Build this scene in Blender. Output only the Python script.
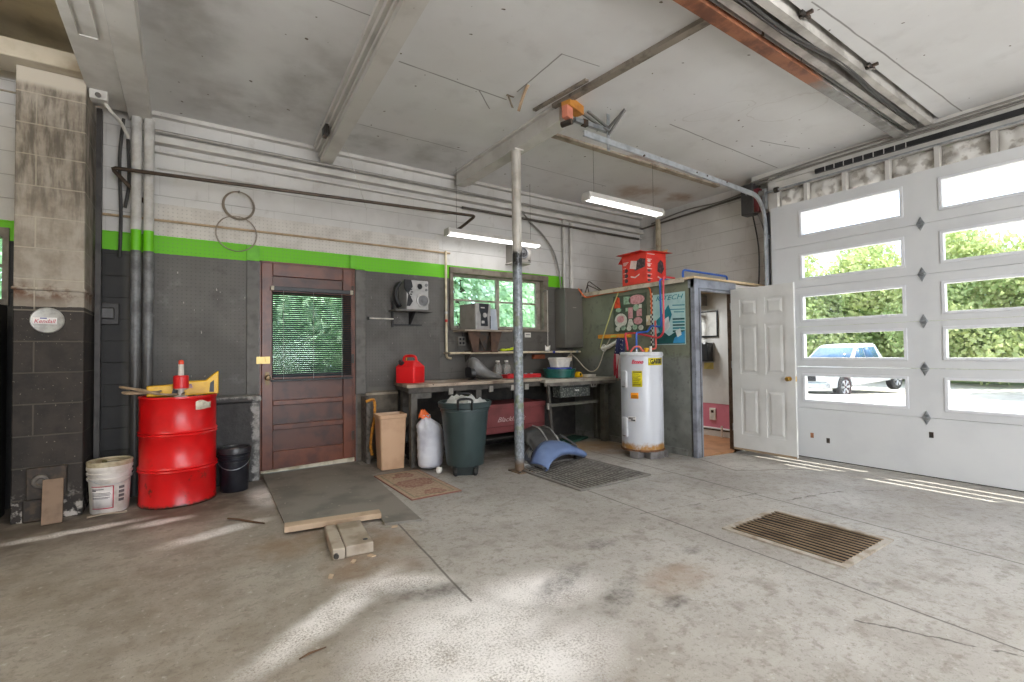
import bpy, bmesh, math, random
from mathutils import Vector, Matrix, noise as mnoise
from math import sin, cos, pi, radians, sqrt, atan2
random.seed(7)
S = bpy.context.scene
for o in list(bpy.data.objects): bpy.data.objects.remove(o)
COL = S.collection

# ------------------------------------------------------------------ camera, sky, sun, exposure
def lin(v):
    v /= 255.0
    return v / 12.92 if v <= 0.04045 else ((v + 0.055) / 1.055) ** 2.4
def C(r, g, b): return (lin(r), lin(g), lin(b), 1.0)

CAM_H = 1.27
yaw, pit, roll, FPX = 0.596305, 0.023655, -0.011579, 483.456
_f = Vector((sin(yaw) * cos(pit), cos(yaw) * cos(pit), sin(pit)))
_r = Vector((cos(yaw), -sin(yaw), 0)); _u = _r.cross(_f)
_r2 = _r * cos(roll) + _u * sin(roll); _u2 = -_r * sin(roll) + _u * cos(roll)
cam = bpy.data.cameras.new('camera'); co = bpy.data.objects.new('camera', cam); COL.objects.link(co)
m = Matrix((_r2, _u2, -_f)).transposed().to_4x4(); m.translation = (0, 0, CAM_H)
co.matrix_world = m
cam.sensor_fit = 'HORIZONTAL'; cam.sensor_width = 36; cam.lens = FPX * 36 / 1024
cam.clip_start = 0.05; cam.clip_end = 500
S.camera = co

S.view_settings.view_transform = 'Standard'; S.view_settings.look = 'None'
S.view_settings.exposure = 0.54; S.view_settings.gamma = 1.0
S.view_settings.use_curve_mapping = False
S.cycles.use_denoising = True
S.cycles.max_bounces = 10; S.cycles.diffuse_bounces = 6; S.cycles.transparent_max_bounces = 24
S.cycles.sample_clamp_indirect = 6.0
S.cycles.caustics_reflective = False; S.cycles.caustics_refractive = False

W = bpy.data.worlds.new('world'); S.world = W; W.use_nodes = True
wn = W.node_tree; wn.nodes.clear()
sky = wn.nodes.new('ShaderNodeTexSky'); sky.sky_type = 'NISHITA'; sky.sun_disc = False
sky.sun_elevation = radians(62); sky.sun_rotation = radians(125); sky.air_density = 1.2; sky.dust_density = 3.5
haze = wn.nodes.new('ShaderNodeMix'); haze.data_type = 'RGBA'; haze.inputs[0].default_value = 0.55
bg = wn.nodes.new('ShaderNodeBackground'); wo = wn.nodes.new('ShaderNodeOutputWorld')
mul = wn.nodes.new('ShaderNodeVectorMath'); mul.operation = 'SCALE'; mul.inputs['Scale'].default_value = 0.22
wn.links.new(sky.outputs[0], mul.inputs[0]); wn.links.new(mul.outputs[0], haze.inputs['A'])
haze.inputs['B'].default_value = (2.75, 3.1, 3.75, 1)
wn.links.new(haze.outputs['Result'], bg.inputs[0]); bg.inputs[1].default_value = 1.0
wn.links.new(bg.outputs[0], wo.inputs[0])

sun = bpy.data.lights.new('sun', 'SUN'); sun.energy = 8.5; sun.angle = radians(0.5); sun.color = (1, .96, .88)
so = bpy.data.objects.new('sun', sun); COL.objects.link(so)
so.rotation_euler = Vector((-0.41, 0.28, -1.0)).to_track_quat('-Z', 'Y').to_euler()

def area(name, loc, rot, sx, sy, power, color=(1, 1, 1), spread=180):
    l = bpy.data.lights.new(name, 'AREA'); l.shape = 'RECTANGLE'; l.size = sx; l.size_y = sy
    l.energy = power; l.color = color; l.spread = radians(spread)
    o = bpy.data.objects.new(name, l); COL.objects.link(o); o.location = loc; o.rotation_euler = rot
    return o
# added unseen fill: panel at the bay opening behind the camera, and overhead pairs
area('bay_fill', (1.2, -4.6, 1.6), (radians(90), 0, 0), 4.4, 3.0, 170, (.93, .965, 1))
for lx, ly in ((-2.1, 3.2), (0.4, -1.6), (3.6, -1.6), (1.9, -0.3)):
    area('overhead_fill', (lx, ly, 2.95), (0, 0, 0), 1.2, .16, 15, (.975, .985, 1))
    area('overhead_upfill', (lx, ly, 2.97), (pi, 0, 0), 1.2, .16, 56, (.985, .99, 1))

# ------------------------------------------------------------------ node helpers / materials
class NT:
    def __init__(s, name):
        s.m = bpy.data.materials.new(name); s.m.use_nodes = True
        s.t = s.m.node_tree; s.t.nodes.clear()
        s.out = s.t.nodes.new('ShaderNodeOutputMaterial')
        s.tc = s.t.nodes.new('ShaderNodeTexCoord')
        s.P = s.tc.outputs['Object']
    def n(s, typ, **kw):
        x = s.t.nodes.new('ShaderNode' + typ)
        for k, v in kw.items(): setattr(x, k, v)
        return x
    def put(s, sock, v):
        if hasattr(v, 'is_linked') or isinstance(v, bpy.types.NodeSocket): s.t.links.new(v, sock)
        else: sock.default_value = v
    def math(s, op, a, b=None, c=None, clamp=False):
        x = s.n('Math', operation=op, use_clamp=clamp); s.put(x.inputs[0], a)
        if b is not None: s.put(x.inputs[1], b)
        if c is not None: s.put(x.inputs[2], c)
        return x.outputs[0]
    def vm(s, op, a, b=None):
        x = s.n('VectorMath', operation=op); s.put(x.inputs[0], a)
        if b is not None: s.put(x.inputs[3 if op == 'SCALE' else 1], b)
        return x.outputs[1] if op in ('DOT_PRODUCT', 'LENGTH', 'DISTANCE') else x.outputs[0]
    def noise(s, scale, detail=4, rough=.55, vec=None, color=False):
        x = s.n('TexNoise'); x.inputs['Scale'].default_value = scale; x.inputs['Detail'].default_value = detail
        x.inputs['Roughness'].default_value = rough; s.put(x.inputs['Vector'], vec if vec is not None else s.P)
        return x.outputs['Color' if color else 'Fac']
    def ramp(s, v, lo, hi, a=0.0, b=1.0):
        x = s.n('MapRange', interpolation_type='SMOOTHSTEP'); s.put(x.inputs[0], v)
        x.inputs[1].default_value = lo; x.inputs[2].default_value = hi; x.inputs[3].default_value = a; x.inputs[4].default_value = b
        return x.outputs[0]
    def mix(s, f, a, b):
        x = s.n('Mix', data_type='RGBA'); s.put(x.inputs[0], f); s.put(x.inputs[6], a); s.put(x.inputs[7], b)
        return x.outputs[2]
    def sep(s, v=None):
        x = s.n('SeparateXYZ'); s.put(x.inputs[0], v if v is not None else s.P); return x.outputs
    def comb(s, x_, y_, z_=0.0):
        x = s.n('CombineXYZ'); s.put(x.inputs[0], x_); s.put(x.inputs[1], y_); s.put(x.inputs[2], z_); return x.outputs[0]
    def seg(s, P, a, b, w):                                   # 1 on the segment a-b, 0 beyond w
        a = Vector((a[0], a[1], 0)); b = Vector((b[0], b[1], 0)); ab = b - a
        pa = s.vm('SUBTRACT', P, tuple(a))
        t = s.math('MULTIPLY', s.vm('DOT_PRODUCT', pa, tuple(ab)), 1 / ab.length_squared, clamp=True)
        q = s.n('VectorMath', operation='SCALE'); q.inputs[0].default_value = ab; s.put(q.inputs[3], t)
        d = s.vm('DISTANCE', pa, q.outputs[0])
        return s.ramp(d, w * .35, w, 1, 0)
    def blob(s, P, c, rx, ry, ang=0.0):
        x = s.n('Mapping', vector_type='TEXTURE'); s.put(x.inputs[0], P)
        x.inputs[1].default_value = (c[0], c[1], 0); x.inputs[2].default_value = (0, 0, ang); x.inputs[3].default_value = (rx, ry, 1)
        return s.ramp(s.vm('LENGTH', x.outputs[0]), 0.25, 1.0, 1, 0)
    def mx(s, *v):
        r = v[0]
        for k in v[1:]: r = s.math('MAXIMUM', r, k)
        return r
    def flat(s):                                              # object position with z dropped
        x, y, z = s.sep(); return s.comb(x, y, 0.0)
    def fin(s, col, rough=.6, metal=0.0, bump=None, bs=.3, bd=.01, **kw):
        p = s.n('BsdfPrincipled'); s.put(p.inputs['Base Color'], col); s.put(p.inputs['Roughness'], rough)
        p.inputs['Metallic'].default_value = metal
        for k, v in kw.items(): s.put(p.inputs[k.replace('_', ' ')], v)
        if bump is not None:
            b = s.n('Bump'); b.inputs['Strength'].default_value = bs; b.inputs['Distance'].default_value = bd
            s.put(b.inputs['Height'], bump); s.t.links.new(b.outputs[0], p.inputs['Normal'])
        s.t.links.new(p.outputs[0], s.out.inputs[0]); return s.m

_mc = {}
def M(name, c, rough=.55, metal=0.0, c2=None, scale=9.0, lo=.42, hi=.68, bump=0.0, spots=None, sscale=40.0, slo=.66, **kw):
    """one material: a colour, patches of a second colour, and small spots of a third"""
    if name in _mc: return _mc[name]
    t = NT(name); col = c
    nz = t.noise(scale, 6)
    if c2 is None: c2 = tuple(v * .78 for v in c[:3]) + (1,)
    col = t.mix(t.ramp(nz, lo, hi), c, c2)
    if spots: col = t.mix(t.ramp(t.noise(sscale, 3), slo, slo + .06), col, spots)
    _mc[name] = t.fin(col, rough, metal, bump=t.noise(scale * 6, 5) if bump else None, bs=bump, bd=.004, **kw)
    return _mc[name]
def emit(name, c, st):
    t = NT(name); e = t.n('Emission'); e.inputs[0].default_value = c; e.inputs[1].default_value = st
    t.t.links.new(e.outputs[0], t.out.inputs[0]); return t.m
def glass_mat(name, tint, refl=.07):
    t = NT(name); a = t.n('BsdfTransparent'); a.inputs[0].default_value = tint
    g = t.n('BsdfGlossy'); g.inputs['Roughness'].default_value = .03
    mi = t.n('MixShader'); mi.inputs[0].default_value = refl
    t.t.links.new(a.outputs[0], mi.inputs[1]); t.t.links.new(g.outputs[0], mi.inputs[2])
    t.t.links.new(mi.outputs[0], t.out.inputs[0]); return t.m

# ------------------------------------------------------------------ mesh builder
class MB:
    def __init__(s): s.v = []; s.f = []; s.mi = []; s.cur = 0
    def add(s, vs, fs, M4=None):
        o = len(s.v)
        s.v += [tuple(M4 @ Vector(p)) if M4 else tuple(p) for p in vs]
        s.f += [tuple(i + o for i in f) for f in fs]; s.mi += [s.cur] * len(fs); return s
    def box(s, x0, y0, z0, x1, y1, z1, M4=None):
        v = [(x, y, z) for x in (x0, x1) for y in (y0, y1) for z in (z0, z1)]
        return s.add(v, [(0, 1, 3, 2), (4, 6, 7, 5), (0, 4, 5, 1), (2, 3, 7, 6), (0, 2, 6, 4), (1, 5, 7, 3)], M4)
    def prism(s, poly, a0, a1, axis='y', M4=None):
        f = {'y': lambda p, a: (p[0], a, p[1]), 'x': lambda p, a: (a, p[0], p[1]), 'z': lambda p, a: (p[0], p[1], a)}[axis]
        n = len(poly); v = [f(p, a0) for p in poly] + [f(p, a1) for p in poly]
        return s.add(v, [tuple(range(n)), tuple(range(2 * n - 1, n - 1, -1))] + [(i, (i + 1) % n, n + (i + 1) % n, n + i) for i in range(n)], M4)
    def lathe(s, prof, n=24, M4=None, cx=0, cy=0, caps=True):
        v = []; fs = []
        for r, z in prof:
            for k in range(n): a = 2 * pi * k / n; v.append((cx + r * cos(a), cy + r * sin(a), z))
        for i in range(len(prof) - 1):
            for k in range(n): j = (k + 1) % n; fs.append((i * n + k, i * n + j, (i + 1) * n + j, (i + 1) * n + k))
        if caps:
            if prof[0][0] > 1e-6: fs.append(tuple(range(n - 1, -1, -1)))
            if prof[-1][0] > 1e-6: fs.append(tuple((len(prof) - 1) * n + k for k in range(n)))
        return s.add(v, fs, M4)
    def tube(s, pts, r, n=8, closed=False, M4=None):
        P = [Vector(p) for p in pts]; N = len(P); v = []; fs = []
        rr = r if isinstance(r, (list, tuple)) else [r] * N
        up = None
        for i, p in enumerate(P):
            a = P[(i - 1) % N] if (i > 0 or closed) else p; b = P[(i + 1) % N] if (i < N - 1 or closed) else p
            t = (b - a)
            t = t.normalized() if t.length > 1e-9 else Vector((0, 0, 1))
            if up is None: up = t.orthogonal().normalized()
            else:
                up = up - t * up.dot(t)
                up = up.normalized() if up.length > 1e-6 else t.orthogonal().normalized()
            w = t.cross(up)
            for k in range(n): an = 2 * pi * k / n; v.append(p + (up * cos(an) + w * sin(an)) * rr[i])
        for i in range(N if closed else N - 1):
            for k in range(n):
                j = (k + 1) % n; i2 = (i + 1) % N
                fs.append((i * n + k, i * n + j, i2 * n + j, i2 * n + k))
        if not closed: fs += [tuple(range(n - 1, -1, -1)), tuple((N - 1) * n + k for k in range(n))]
        return s.add(v, fs, M4)
    def cyl(s, p0, p1, r, n=16, r1=None): return s.tube([p0, p1], [r, r if r1 is None else r1], n)
    def ball(s, c, rx, ry=None, rz=None, n=12, M4=None):
        ry = rx if ry is None else ry; rz = rx if rz is None else rz; v = []; fs = []; h = n // 2
        for i in range(1, h):
            th = pi * i / h
            for k in range(n): a = 2 * pi * k / n; v.append((c[0] + rx * sin(th) * cos(a), c[1] + ry * sin(th) * sin(a), c[2] + rz * cos(th)))
        t0 = len(v); v += [(c[0], c[1], c[2] + rz), (c[0], c[1], c[2] - rz)]
        for i in range(h - 2):
            for k in range(n): j = (k + 1) % n; fs.append((i * n + k, (i + 1) * n + k, (i + 1) * n + j, i * n + j))
        for k in range(n): fs.append((t0, k, (k + 1) % n)); fs.append((t0 + 1, (h - 2) * n + (k + 1) % n, (h - 2) * n + k))
        return s.add(v, fs, M4)
    def grid(s, fn, nu, nv, closed_u=False):                  # fn(i,j)->point
        v = [fn(i, j) for i in range(nu) for j in range(nv)]
        fs = [(i * nv + j, ((i + 1) % nu) * nv + j, ((i + 1) % nu) * nv + j + 1, i * nv + j + 1)
              for i in range(nu if closed_u else nu - 1) for j in range(nv - 1)]
        return s.add(v, fs)
    def build(s, name, mat, parent=None, bevel=0.0, seg=2, smooth=40, solid=0.0, sub=0, loc=None):
        me = bpy.data.meshes.new(name); me.from_pydata(s.v, [], s.f)
        for mm in (mat if isinstance(mat, (list, tuple)) else [mat]): me.materials.append(mm)
        if len(me.materials) > 1: me.polygons.foreach_set('material_index', s.mi)
        b = bmesh.new(); b.from_mesh(me); bmesh.ops.recalc_face_normals(b, faces=b.faces); b.to_mesh(me); b.free()
        if smooth:
            me.polygons.foreach_set('use_smooth', [True] * len(me.polygons)); me.set_sharp_from_angle(angle=radians(smooth))
        me.update()
        o = bpy.data.objects.new(name, me); COL.objects.link(o)
        if parent is not None: o.parent = parent
        if loc is not None: o.location = loc
        if solid: md = o.modifiers.new('solid', 'SOLIDIFY'); md.thickness = solid; md.offset = 0
        if bevel:
            md = o.modifiers.new('bevel', 'BEVEL'); md.width = bevel; md.segments = seg; md.limit_method = 'ANGLE'; md.angle_limit = radians(35)
            md.harden_normals = False
        if sub: md = o.modifiers.new('sub', 'SUBSURF'); md.levels = sub; md.render_levels = sub
        return o
def tag(o, label, cat, group=None, kind=None):
    if label: o['label'] = label
    if cat: o['category'] = cat
    if group: o['group'] = group
    if kind: o['kind'] = kind
    return o
def T(name, label, cat, loc=(0, 0, 0), rz=0.0, group=None, kind=None):
    o = bpy.data.objects.new(name, None); COL.objects.link(o); o.empty_display_size = .1
    o.location = loc; o.rotation_euler = (0, 0, rz); return tag(o, label, cat, group, kind)
def structure(name, mb, mat, parent=None, **kw):
    o = mb.build(name, mat, parent, **kw)
    if parent is None: o['kind'] = 'structure'
    return o
def clone(root, loc=None, rz=None, label=None):
    r = root.copy(); COL.objects.link(r)
    if loc is not None: r.location = loc
    if rz is not None: r.rotation_euler = (0, 0, rz)
    if label: r['label'] = label
    for ch in list(root.children):
        c = ch.copy(); COL.objects.link(c); c.parent = r
        for g in list(ch.children):
            d = g.copy(); COL.objects.link(d); d.parent = c
    return r
def RM(x, y, z, rx=0, ry=0, rz=0):
    return Matrix.Translation((x, y, z)) @ Matrix.Rotation(rz, 4, 'Z') @ Matrix.Rotation(ry, 4, 'Y') @ Matrix.Rotation(rx, 4, 'X')
FACE_Y = Matrix(((1, 0, 0), (0, 0, -1), (0, 1, 0))).to_4x4()       # lettering that faces -Y
FACE_X = Matrix(((0, 0, -1), (-1, 0, 0), (0, 1, 0))).to_4x4()      # lettering that faces -X
def text(body, size, loc, face, mat, parent, name='lettering', shear=0.0, ext=.0008, bend=None, width=None, bold=0.0):
    cu = bpy.data.curves.new(name, 'FONT'); cu.body = body; cu.size = size; cu.align_x = 'CENTER'; cu.align_y = 'CENTER'
    cu.extrude = ext; cu.shear = shear; cu.resolution_u = 3; cu.offset = bold
    to = bpy.data.objects.new('tmp', cu); COL.objects.link(to)
    me = bpy.data.meshes.new_from_object(to, depsgraph=None); bpy.data.objects.remove(to)
    xs = [v.co.x for v in me.vertices] or [0]
    k = width / (max(xs) - min(xs)) if width and max(xs) > min(xs) else 1.0
    for v in me.vertices:
        v.co.x *= k
        if bend:                                                   # wrap on a cylinder of this radius
            a = v.co.x / bend; z = v.co.z
            v.co.x = (bend + z) * sin(a); v.co.z = (bend + z) * cos(a) - bend
    me.transform(Matrix.Translation(loc) @ face)
    me.name = name; me.materials.clear(); me.materials.append(mat)
    o = bpy.data.objects.new(name, me); COL.objects.link(o); o.parent = parent; return o
def arc(c, r, a0, a1, n, ax=(1, 0, 0), ay=(0, 0, 1)):
    ax = Vector(ax); ay = Vector(ay); c = Vector(c)
    return [c + ax * r * cos(a0 + (a1 - a0) * i / n) + ay * r * sin(a0 + (a1 - a0) * i / n) for i in range(n + 1)]
def smoothpts(pts, k=6):                                           # Catmull-Rom
    P = [Vector(p) for p in pts]; out = []
    for i in range(len(P) - 1):
        p0 = P[max(i - 1, 0)]; p1 = P[i]; p2 = P[i + 1]; p3 = P[min(i + 2, len(P) - 1)]
        for j in range(k):
            t = j / k
            out.append(.5 * ((2 * p1) + (p2 - p0) * t + (2 * p0 - 5 * p1 + 4 * p2 - p3) * t * t + (3 * p1 - p0 - 3 * p2 + p3) * t ** 3))
    return out + [P[-1]]

CZ, YB, XR, XD = 3.64, 5.80, 6.72, 6.45
def gz(x): return 0.0 if x < 4.6 else -0.0444 * (x - 4.6)

# ------------------------------------------------------------------ the setting
def floor_mat():
    t = NT('concrete_floor'); x, y, z = t.sep(); F = t.flat()
    J = t.vm('ADD', F, t.vm('SCALE', t.vm('SUBTRACT', t.noise(7, 4, color=True, vec=F), (.5, .5, .5)), .10))
    J2 = t.vm('ADD', F, t.vm('SCALE', t.vm('SUBTRACT', t.noise(3, 3, color=True, vec=F), (.5, .5, .5)), .02))
    big = t.noise(.9, 5, vec=F); mid = t.noise(4.5, 7, .62, vec=F); fine = t.noise(38, 5, .7, vec=F); grit = t.noise(120, 3, .7, vec=F)
    col = t.mix(t.ramp(big, .35, .65), C(155, 150, 143), C(175, 171, 164))
    brownish = t.math('MULTIPLY', t.ramp(t.math('ADD', x, t.math('MULTIPLY', mid, .8)), .4, 2.8, 1, 0), t.ramp(big, .25, .6, .95, .6))  # left-hand brown mixes dirt with dimmer light put into the colour
    col = t.mix(brownish, col, t.mix(t.ramp(mid, .35, .65), C(150, 140, 126), C(128, 117, 102)))
    col = t.mix(t.math('MULTIPLY', t.ramp(mid, .5, .72), .6), col, C(128, 119, 107))
    col = t.mix(t.math('MULTIPLY', t.ramp(t.noise(13, 6, .7, vec=J), .50, .66), .6), col, C(122, 113, 102))
    col = t.mix(t.math('MULTIPLY', t.ramp(fine, .53, .68), .6), col, C(112, 103, 92))
    col = t.mix(t.math('MULTIPLY', t.ramp(t.noise(22, 5, .7, vec=F), .58, .70), .45), col, C(196, 192, 186))
    col = t.mix(t.math('MULTIPLY', t.ramp(grit, .60, .68), .75), col, C(92, 82, 70))
    # ground-in dirt and painted shade along the back wall and pillar
    dirt_shade = t.mx(t.blob(J, (-.2, 5.0), 1.9, .75), t.blob(J, (.9, 5.6), .9, .5), t.blob(J, (2.9, 5.2), 2.6, .75), t.blob(J, (-1.5, 4.9), 1.4, 1.1))
    col = t.mix(t.math('MULTIPLY', dirt_shade, t.ramp(mid, .3, .6, .35, .85)), col, C(84, 75, 65))
    tanp = t.mx(t.blob(J, (4.6, 4.85), .75, .45, .2), t.blob(J, (4.95, 4.5), .3, .4)); col = t.mix(t.math('MULTIPLY', tanp, t.ramp(mid, .25, .55, .35, .85)), col, C(176, 146, 106))
    rust = t.mx(t.blob(J, (.95, 2.95), .42, .5), t.blob(J, (1.1, 3.3), .35, .4), t.blob(J, (4.6, 4.55), .55, .55), t.blob(J, (.6, 3.55), .5, .35), t.blob(J, (2.3, 1.75), .35, .2))
    col = t.mix(t.math('MULTIPLY', rust, t.ramp(mid, .3, .62, .1, .6)), col, C(132, 104, 76))
    # spilled pale granules
    gran = t.noise(95, 4, .8, vec=F)
    pale = t.mx(t.blob(J, (1.05, 1.95), .72, .55, .3), t.blob(J, (.62, 2.5), .75, .15, .62), t.blob(J, (1.0, 1.62), .85, .35), t.blob(J, (1.55, 2.1), .5, .3, -.3), t.blob(J, (-.65, 4.75), .6, .09, .1),
                t.blob(J, (-.15, 4.62), .3, .1, .1), t.blob(J, (.62, 4.9), .2, .5), t.blob(J, (1.0, 2.6), .4, .16, -.5), t.blob(J, (.2, 4.1), .5, .12, .3))
    col = t.mix(t.math('MULTIPLY', pale, t.ramp(t.math('ADD', gran, t.math('MULTIPLY', mid, .5)), .56, .82)), col, C(236, 232, 228))
    oil = t.mx(t.blob(J, (2.27, 2.35), .17, .10), t.blob(J, (2.68, 1.93), .10, .08), t.blob(J, (1.72, 2.08), .42, .13, .5), t.blob(J, (1.05, 2.45), .42, .13, -.6),
               t.blob(J, (2.05, 1.6), .14, .06), t.blob(J, (1.9, 1.8), .3, .10, .4), t.blob(J, (3.05, 1.1), .10, .04))
    col = t.mix(t.math('MULTIPLY', oil, t.ramp(t.math('ADD', mid, t.math('MULTIPLY', fine, .4)), .55, .9, .12, .8)), col, C(66, 60, 54))
    # sawn joints and cracks
    cr = t.mx(t.seg(J2, (4.30, 4.6), (3.98, -.5), .011), t.seg(J2, (3.06, 3.3), (2.86, -.3), .010), t.seg(J2, (1.33, 3.5), (1.22, 2.2), .010),
              t.seg(J, (4.2, 2.1), (4.95, 1.95), .012), t.seg(J, (4.95, 1.95), (5.7, 1.6), .012), t.seg(J, (2.9, 2.6), (4.2, 2.35), .009), t.seg(J, (2.6, 1.0), (2.9, .4), .01))
    cr = t.mx(cr, t.seg(J2, (5.05, 3.5), (4.86, 2.95), .014), t.seg(J2, (4.86, 2.95), (5.6, 2.62), .014))
    col = t.mix(t.math('MULTIPLY', cr, .75), col, C(72, 64, 56))
    h = t.math('ADD', t.math('MULTIPLY', mid, .6), t.math('MULTIPLY', fine, .5))
    h = t.math('SUBTRACT', h, t.math('MULTIPLY', cr, .8))
    return t.fin(col, t.ramp(big, .3, .7, .62, .5), bump=h, bs=.32, bd=.014, Specular_IOR_Level=.35)

def block_wall_mat(name, axis):
    """painted concrete block: white above, a green stripe, charcoal below (back wall); white only for axis 'y'"""
    t = NT(name); x, y, z = t.sep(); u = x if axis == 'x' else y
    br = t.n('TexBrick'); br.offset = .5; t.put(br.inputs['Vector'], t.comb(u, z, 0.0))
    for k, v in (('Scale', 1.0), ('Mortar Size', .0042), ('Mortar Smooth', .35), ('Brick Width', .405), ('Row Height', .203)): br.inputs[k].default_value = v
    fz_ = t.math('FRACT', t.math('MULTIPLY', z, 1 / .203)); course = t.mx(t.ramp(fz_, .0, .03, 1, 0), t.ramp(fz_, .97, 1.0))
    mort = t.math('MAXIMUM', t.math('MULTIPLY', course, t.ramp(t.noise(2.2, 3), .3, .55, .35, 1)), t.math('MULTIPLY', br.outputs['Fac'], .22))
    big = t.noise(1.3, 5); mid = t.noise(6, 6, .62); fine = t.noise(45, 4, .65)
    white = t.mix(t.ramp(big, .35, .7), C(212, 210, 207), C(194, 191, 187))
    white = t.mix(t.math('MULTIPLY', t.ramp(mid, .56, .74), .4), white, C(164, 158, 150))
    white = t.mix(t.math('MULTIPLY', mort, .62), white, C(116, 108, 100))
    col = white
    if axis == 'x':
        gray = t.mix(t.ramp(big, .35, .65), C(97, 94, 89), C(84, 80, 75))
        gray = t.mix(t.math('MULTIPLY', t.ramp(mid, .55, .7), .6), gray, C(62, 58, 53))
        gray = t.mix(t.math('MULTIPLY', t.ramp(t.noise(90, 3), .70, .74), .7), gray, C(170, 164, 154))
        gray = t.mix(t.math('MULTIPLY', mort, .5), gray, C(52, 49, 45))
        bare = t.mix(t.ramp(mid, .4, .65), C(104, 95, 82), C(74, 66, 56))
        lowm = t.math('MULTIPLY', t.ramp(t.math('ADD', z, t.math('MULTIPLY', mid, .1)), .86, .88, 1, 0), t.ramp(x, 1.7, 1.72))
        gray = t.mix(lowm, gray, bare)
        corner = t.ramp(x, -.5, -.42, 1, 0)                       # shade of the alcove beside the pillar, put into the wall colour
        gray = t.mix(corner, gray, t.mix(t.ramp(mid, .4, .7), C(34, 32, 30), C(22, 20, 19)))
        zz = t.math('ADD', z, t.math('MULTIPLY', t.math('SUBTRACT', fine, .5), .012))
        col = t.mix(t.math('GREATER_THAN', zz, 2.272), gray, C(104, 190, 12))
        right = t.math('GREATER_THAN', x, 4.9)
        up = t.math('MAXIMUM', t.math('GREATER_THAN', zz, 2.448), t.math('MULTIPLY', right, t.math('GREATER_THAN', z, 2.1)))
        col = t.mix(up, col, white)
    h = t.math('SUBTRACT', t.math('MULTIPLY', fine, .25), mort)
    return t.fin(col, .62, bump=h, bs=.5, bd=.006)

def ceiling_mat(name, left=False):
    t = NT(name); x, y, z = t.sep(); F = t.flat()
    J = t.vm('ADD', F, t.vm('SCALE', t.vm('SUBTRACT', t.noise(2.5, 4, color=True, vec=F), (.5, .5, .5)), .45))
    J2 = t.vm('ADD', F, t.vm('SCALE', t.vm('SUBTRACT', t.noise(2, 3, color=True, vec=F), (.5, .5, .5)), .025))
    big = t.noise(.7, 5, vec=F); mid = t.noise(3.2, 6, .6, vec=F); fine = t.noise(24, 3, .6, vec=F)
    if left:
        col = t.mix(t.ramp(mid, .4, .7), C(206, 193, 160), C(178, 163, 130))  # yellowish cast of the side-bay light put into the ceiling colour
    else:
        col = t.mix(t.ramp(big, .35, .65), C(224, 224, 224), C(213, 212, 211))
        col = t.mix(t.math('MULTIPLY', t.ramp(mid, .52, .75), .3), col, C(184, 181, 178))
        smoke = t.mx(t.blob(J, (-.05, 3.9), .55, 1.3), t.blob(J, (.2, 2.0), 1.0, 1.8), t.blob(J, (.95, 4.6), .5, 1.3), t.blob(J, (1.7, 5.3), .5, .5), t.blob(J, (2.5, 5.2), .55, .6), t.blob(J, (.4, 5.2), .7, .7))
        col = t.mix(t.math('MULTIPLY', smoke, t.ramp(mid, .3, .65, .15, .5)), col, C(138, 135, 131))
        brown = t.mx(t.blob(J, (5.6, 4.85), .55, .4), t.blob(J, (6.3, 4.7), .35, .25), t.blob(J, (4.7, 4.0), .35, .15), t.blob(J, (6.2, 3.9), .3, .2))
        col = t.mix(t.math('MULTIPLY', brown, t.ramp(mid, .3, .6, .1, .65)), col, C(150, 112, 78))
        cloud = t.mx(t.blob(J, (4.4, 2.75), .22, .55, .5), t.blob(J, (4.9, 2.35), .35, .5))
        col = t.mix(t.math('MULTIPLY', t.ramp(t.math('ABSOLUTE', t.math('SUBTRACT', cloud, .45)), 0, .07, 1, 0), .22), col, C(150, 138, 124))
        cr = t.mx(t.seg(J2, (1.44, 3.70), (2.49, 3.72), .011), t.seg(J2, (2.2, 3.72), (2.45, 3.95), .008), t.seg(J2, (2.5, 3.55), (2.48, 2.9), .010), t.seg(J2, (2.48, 2.9), (2.85, 2.86), .006),
                  t.seg(J2, (3.54, 1.52), (6.5, 1.42), .009), t.seg(J2, (4.2, 3.2), (6.4, 3.22), .010), t.seg(J2, (1.45, 4.95), (2.75, 4.95), .007), t.seg(J2, (3.05, 4.9), (5.0, 4.93), .007),
                  t.seg(J2, (5.4, 2.9), (6.0, 2.75), .009), t.seg(J2, (-.2, 3.3), (1.1, 3.3), .007))
        col = t.mix(t.math('MULTIPLY', cr, .7), col, C(84, 78, 72))
        nail = t.math('MULTIPLY', t.ramp(t.noise(14, 1, vec=F), .755, .775), 1.0)
        col = t.mix(nail, col, C(96, 84, 72))
    return t.fin(col, .6, bump=t.math('ADD', mid, t.math('MULTIPLY', fine, .2)), bs=.12, bd=.02)

m_floor = floor_mat(); m_wb = block_wall_mat('painted_block_back', 'x'); m_wr = block_wall_mat('painted_block_side', 'y')
m_ceil = ceiling_mat('painted_ceiling'); m_ceil_l = ceiling_mat('yellow_cast_ceiling', True)
m_white = M('old_white_paint', C(208, 205, 200), .55, c2=C(190, 186, 180), scale=3, spots=C(130, 122, 112), sscale=30, slo=.72, bump=.1)
m_trimgray = M('charcoal_trim', C(98, 95, 90), .55, c2=C(78, 75, 70), spots=C(160, 152, 140), slo=.72)
m_trimbrown = M('taupe_window_frame', C(120, 111, 99), .55, c2=C(92, 83, 72))
m_steel = M('galvanised_steel', C(176, 180, 184), .34, .75, c2=C(140, 145, 150), scale=12)
m_dsteel = M('dark_steel', C(70, 66, 62), .42, .6, c2=C(92, 70, 54), scale=14)
m_black = M('black_plastic', C(26, 26, 28), .42, c2=C(38, 38, 40))
m_rub = M('black_rubber', C(32, 31, 30), .75, c2=C(50, 47, 43))
m_wood = M('bare_pine', C(190, 150, 104), .6, c2=C(160, 120, 80), scale=7)
m_greywood = M('weathered_board', C(168, 156, 140), .7, c2=C(136, 122, 104), scale=6, bump=.2)
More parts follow.
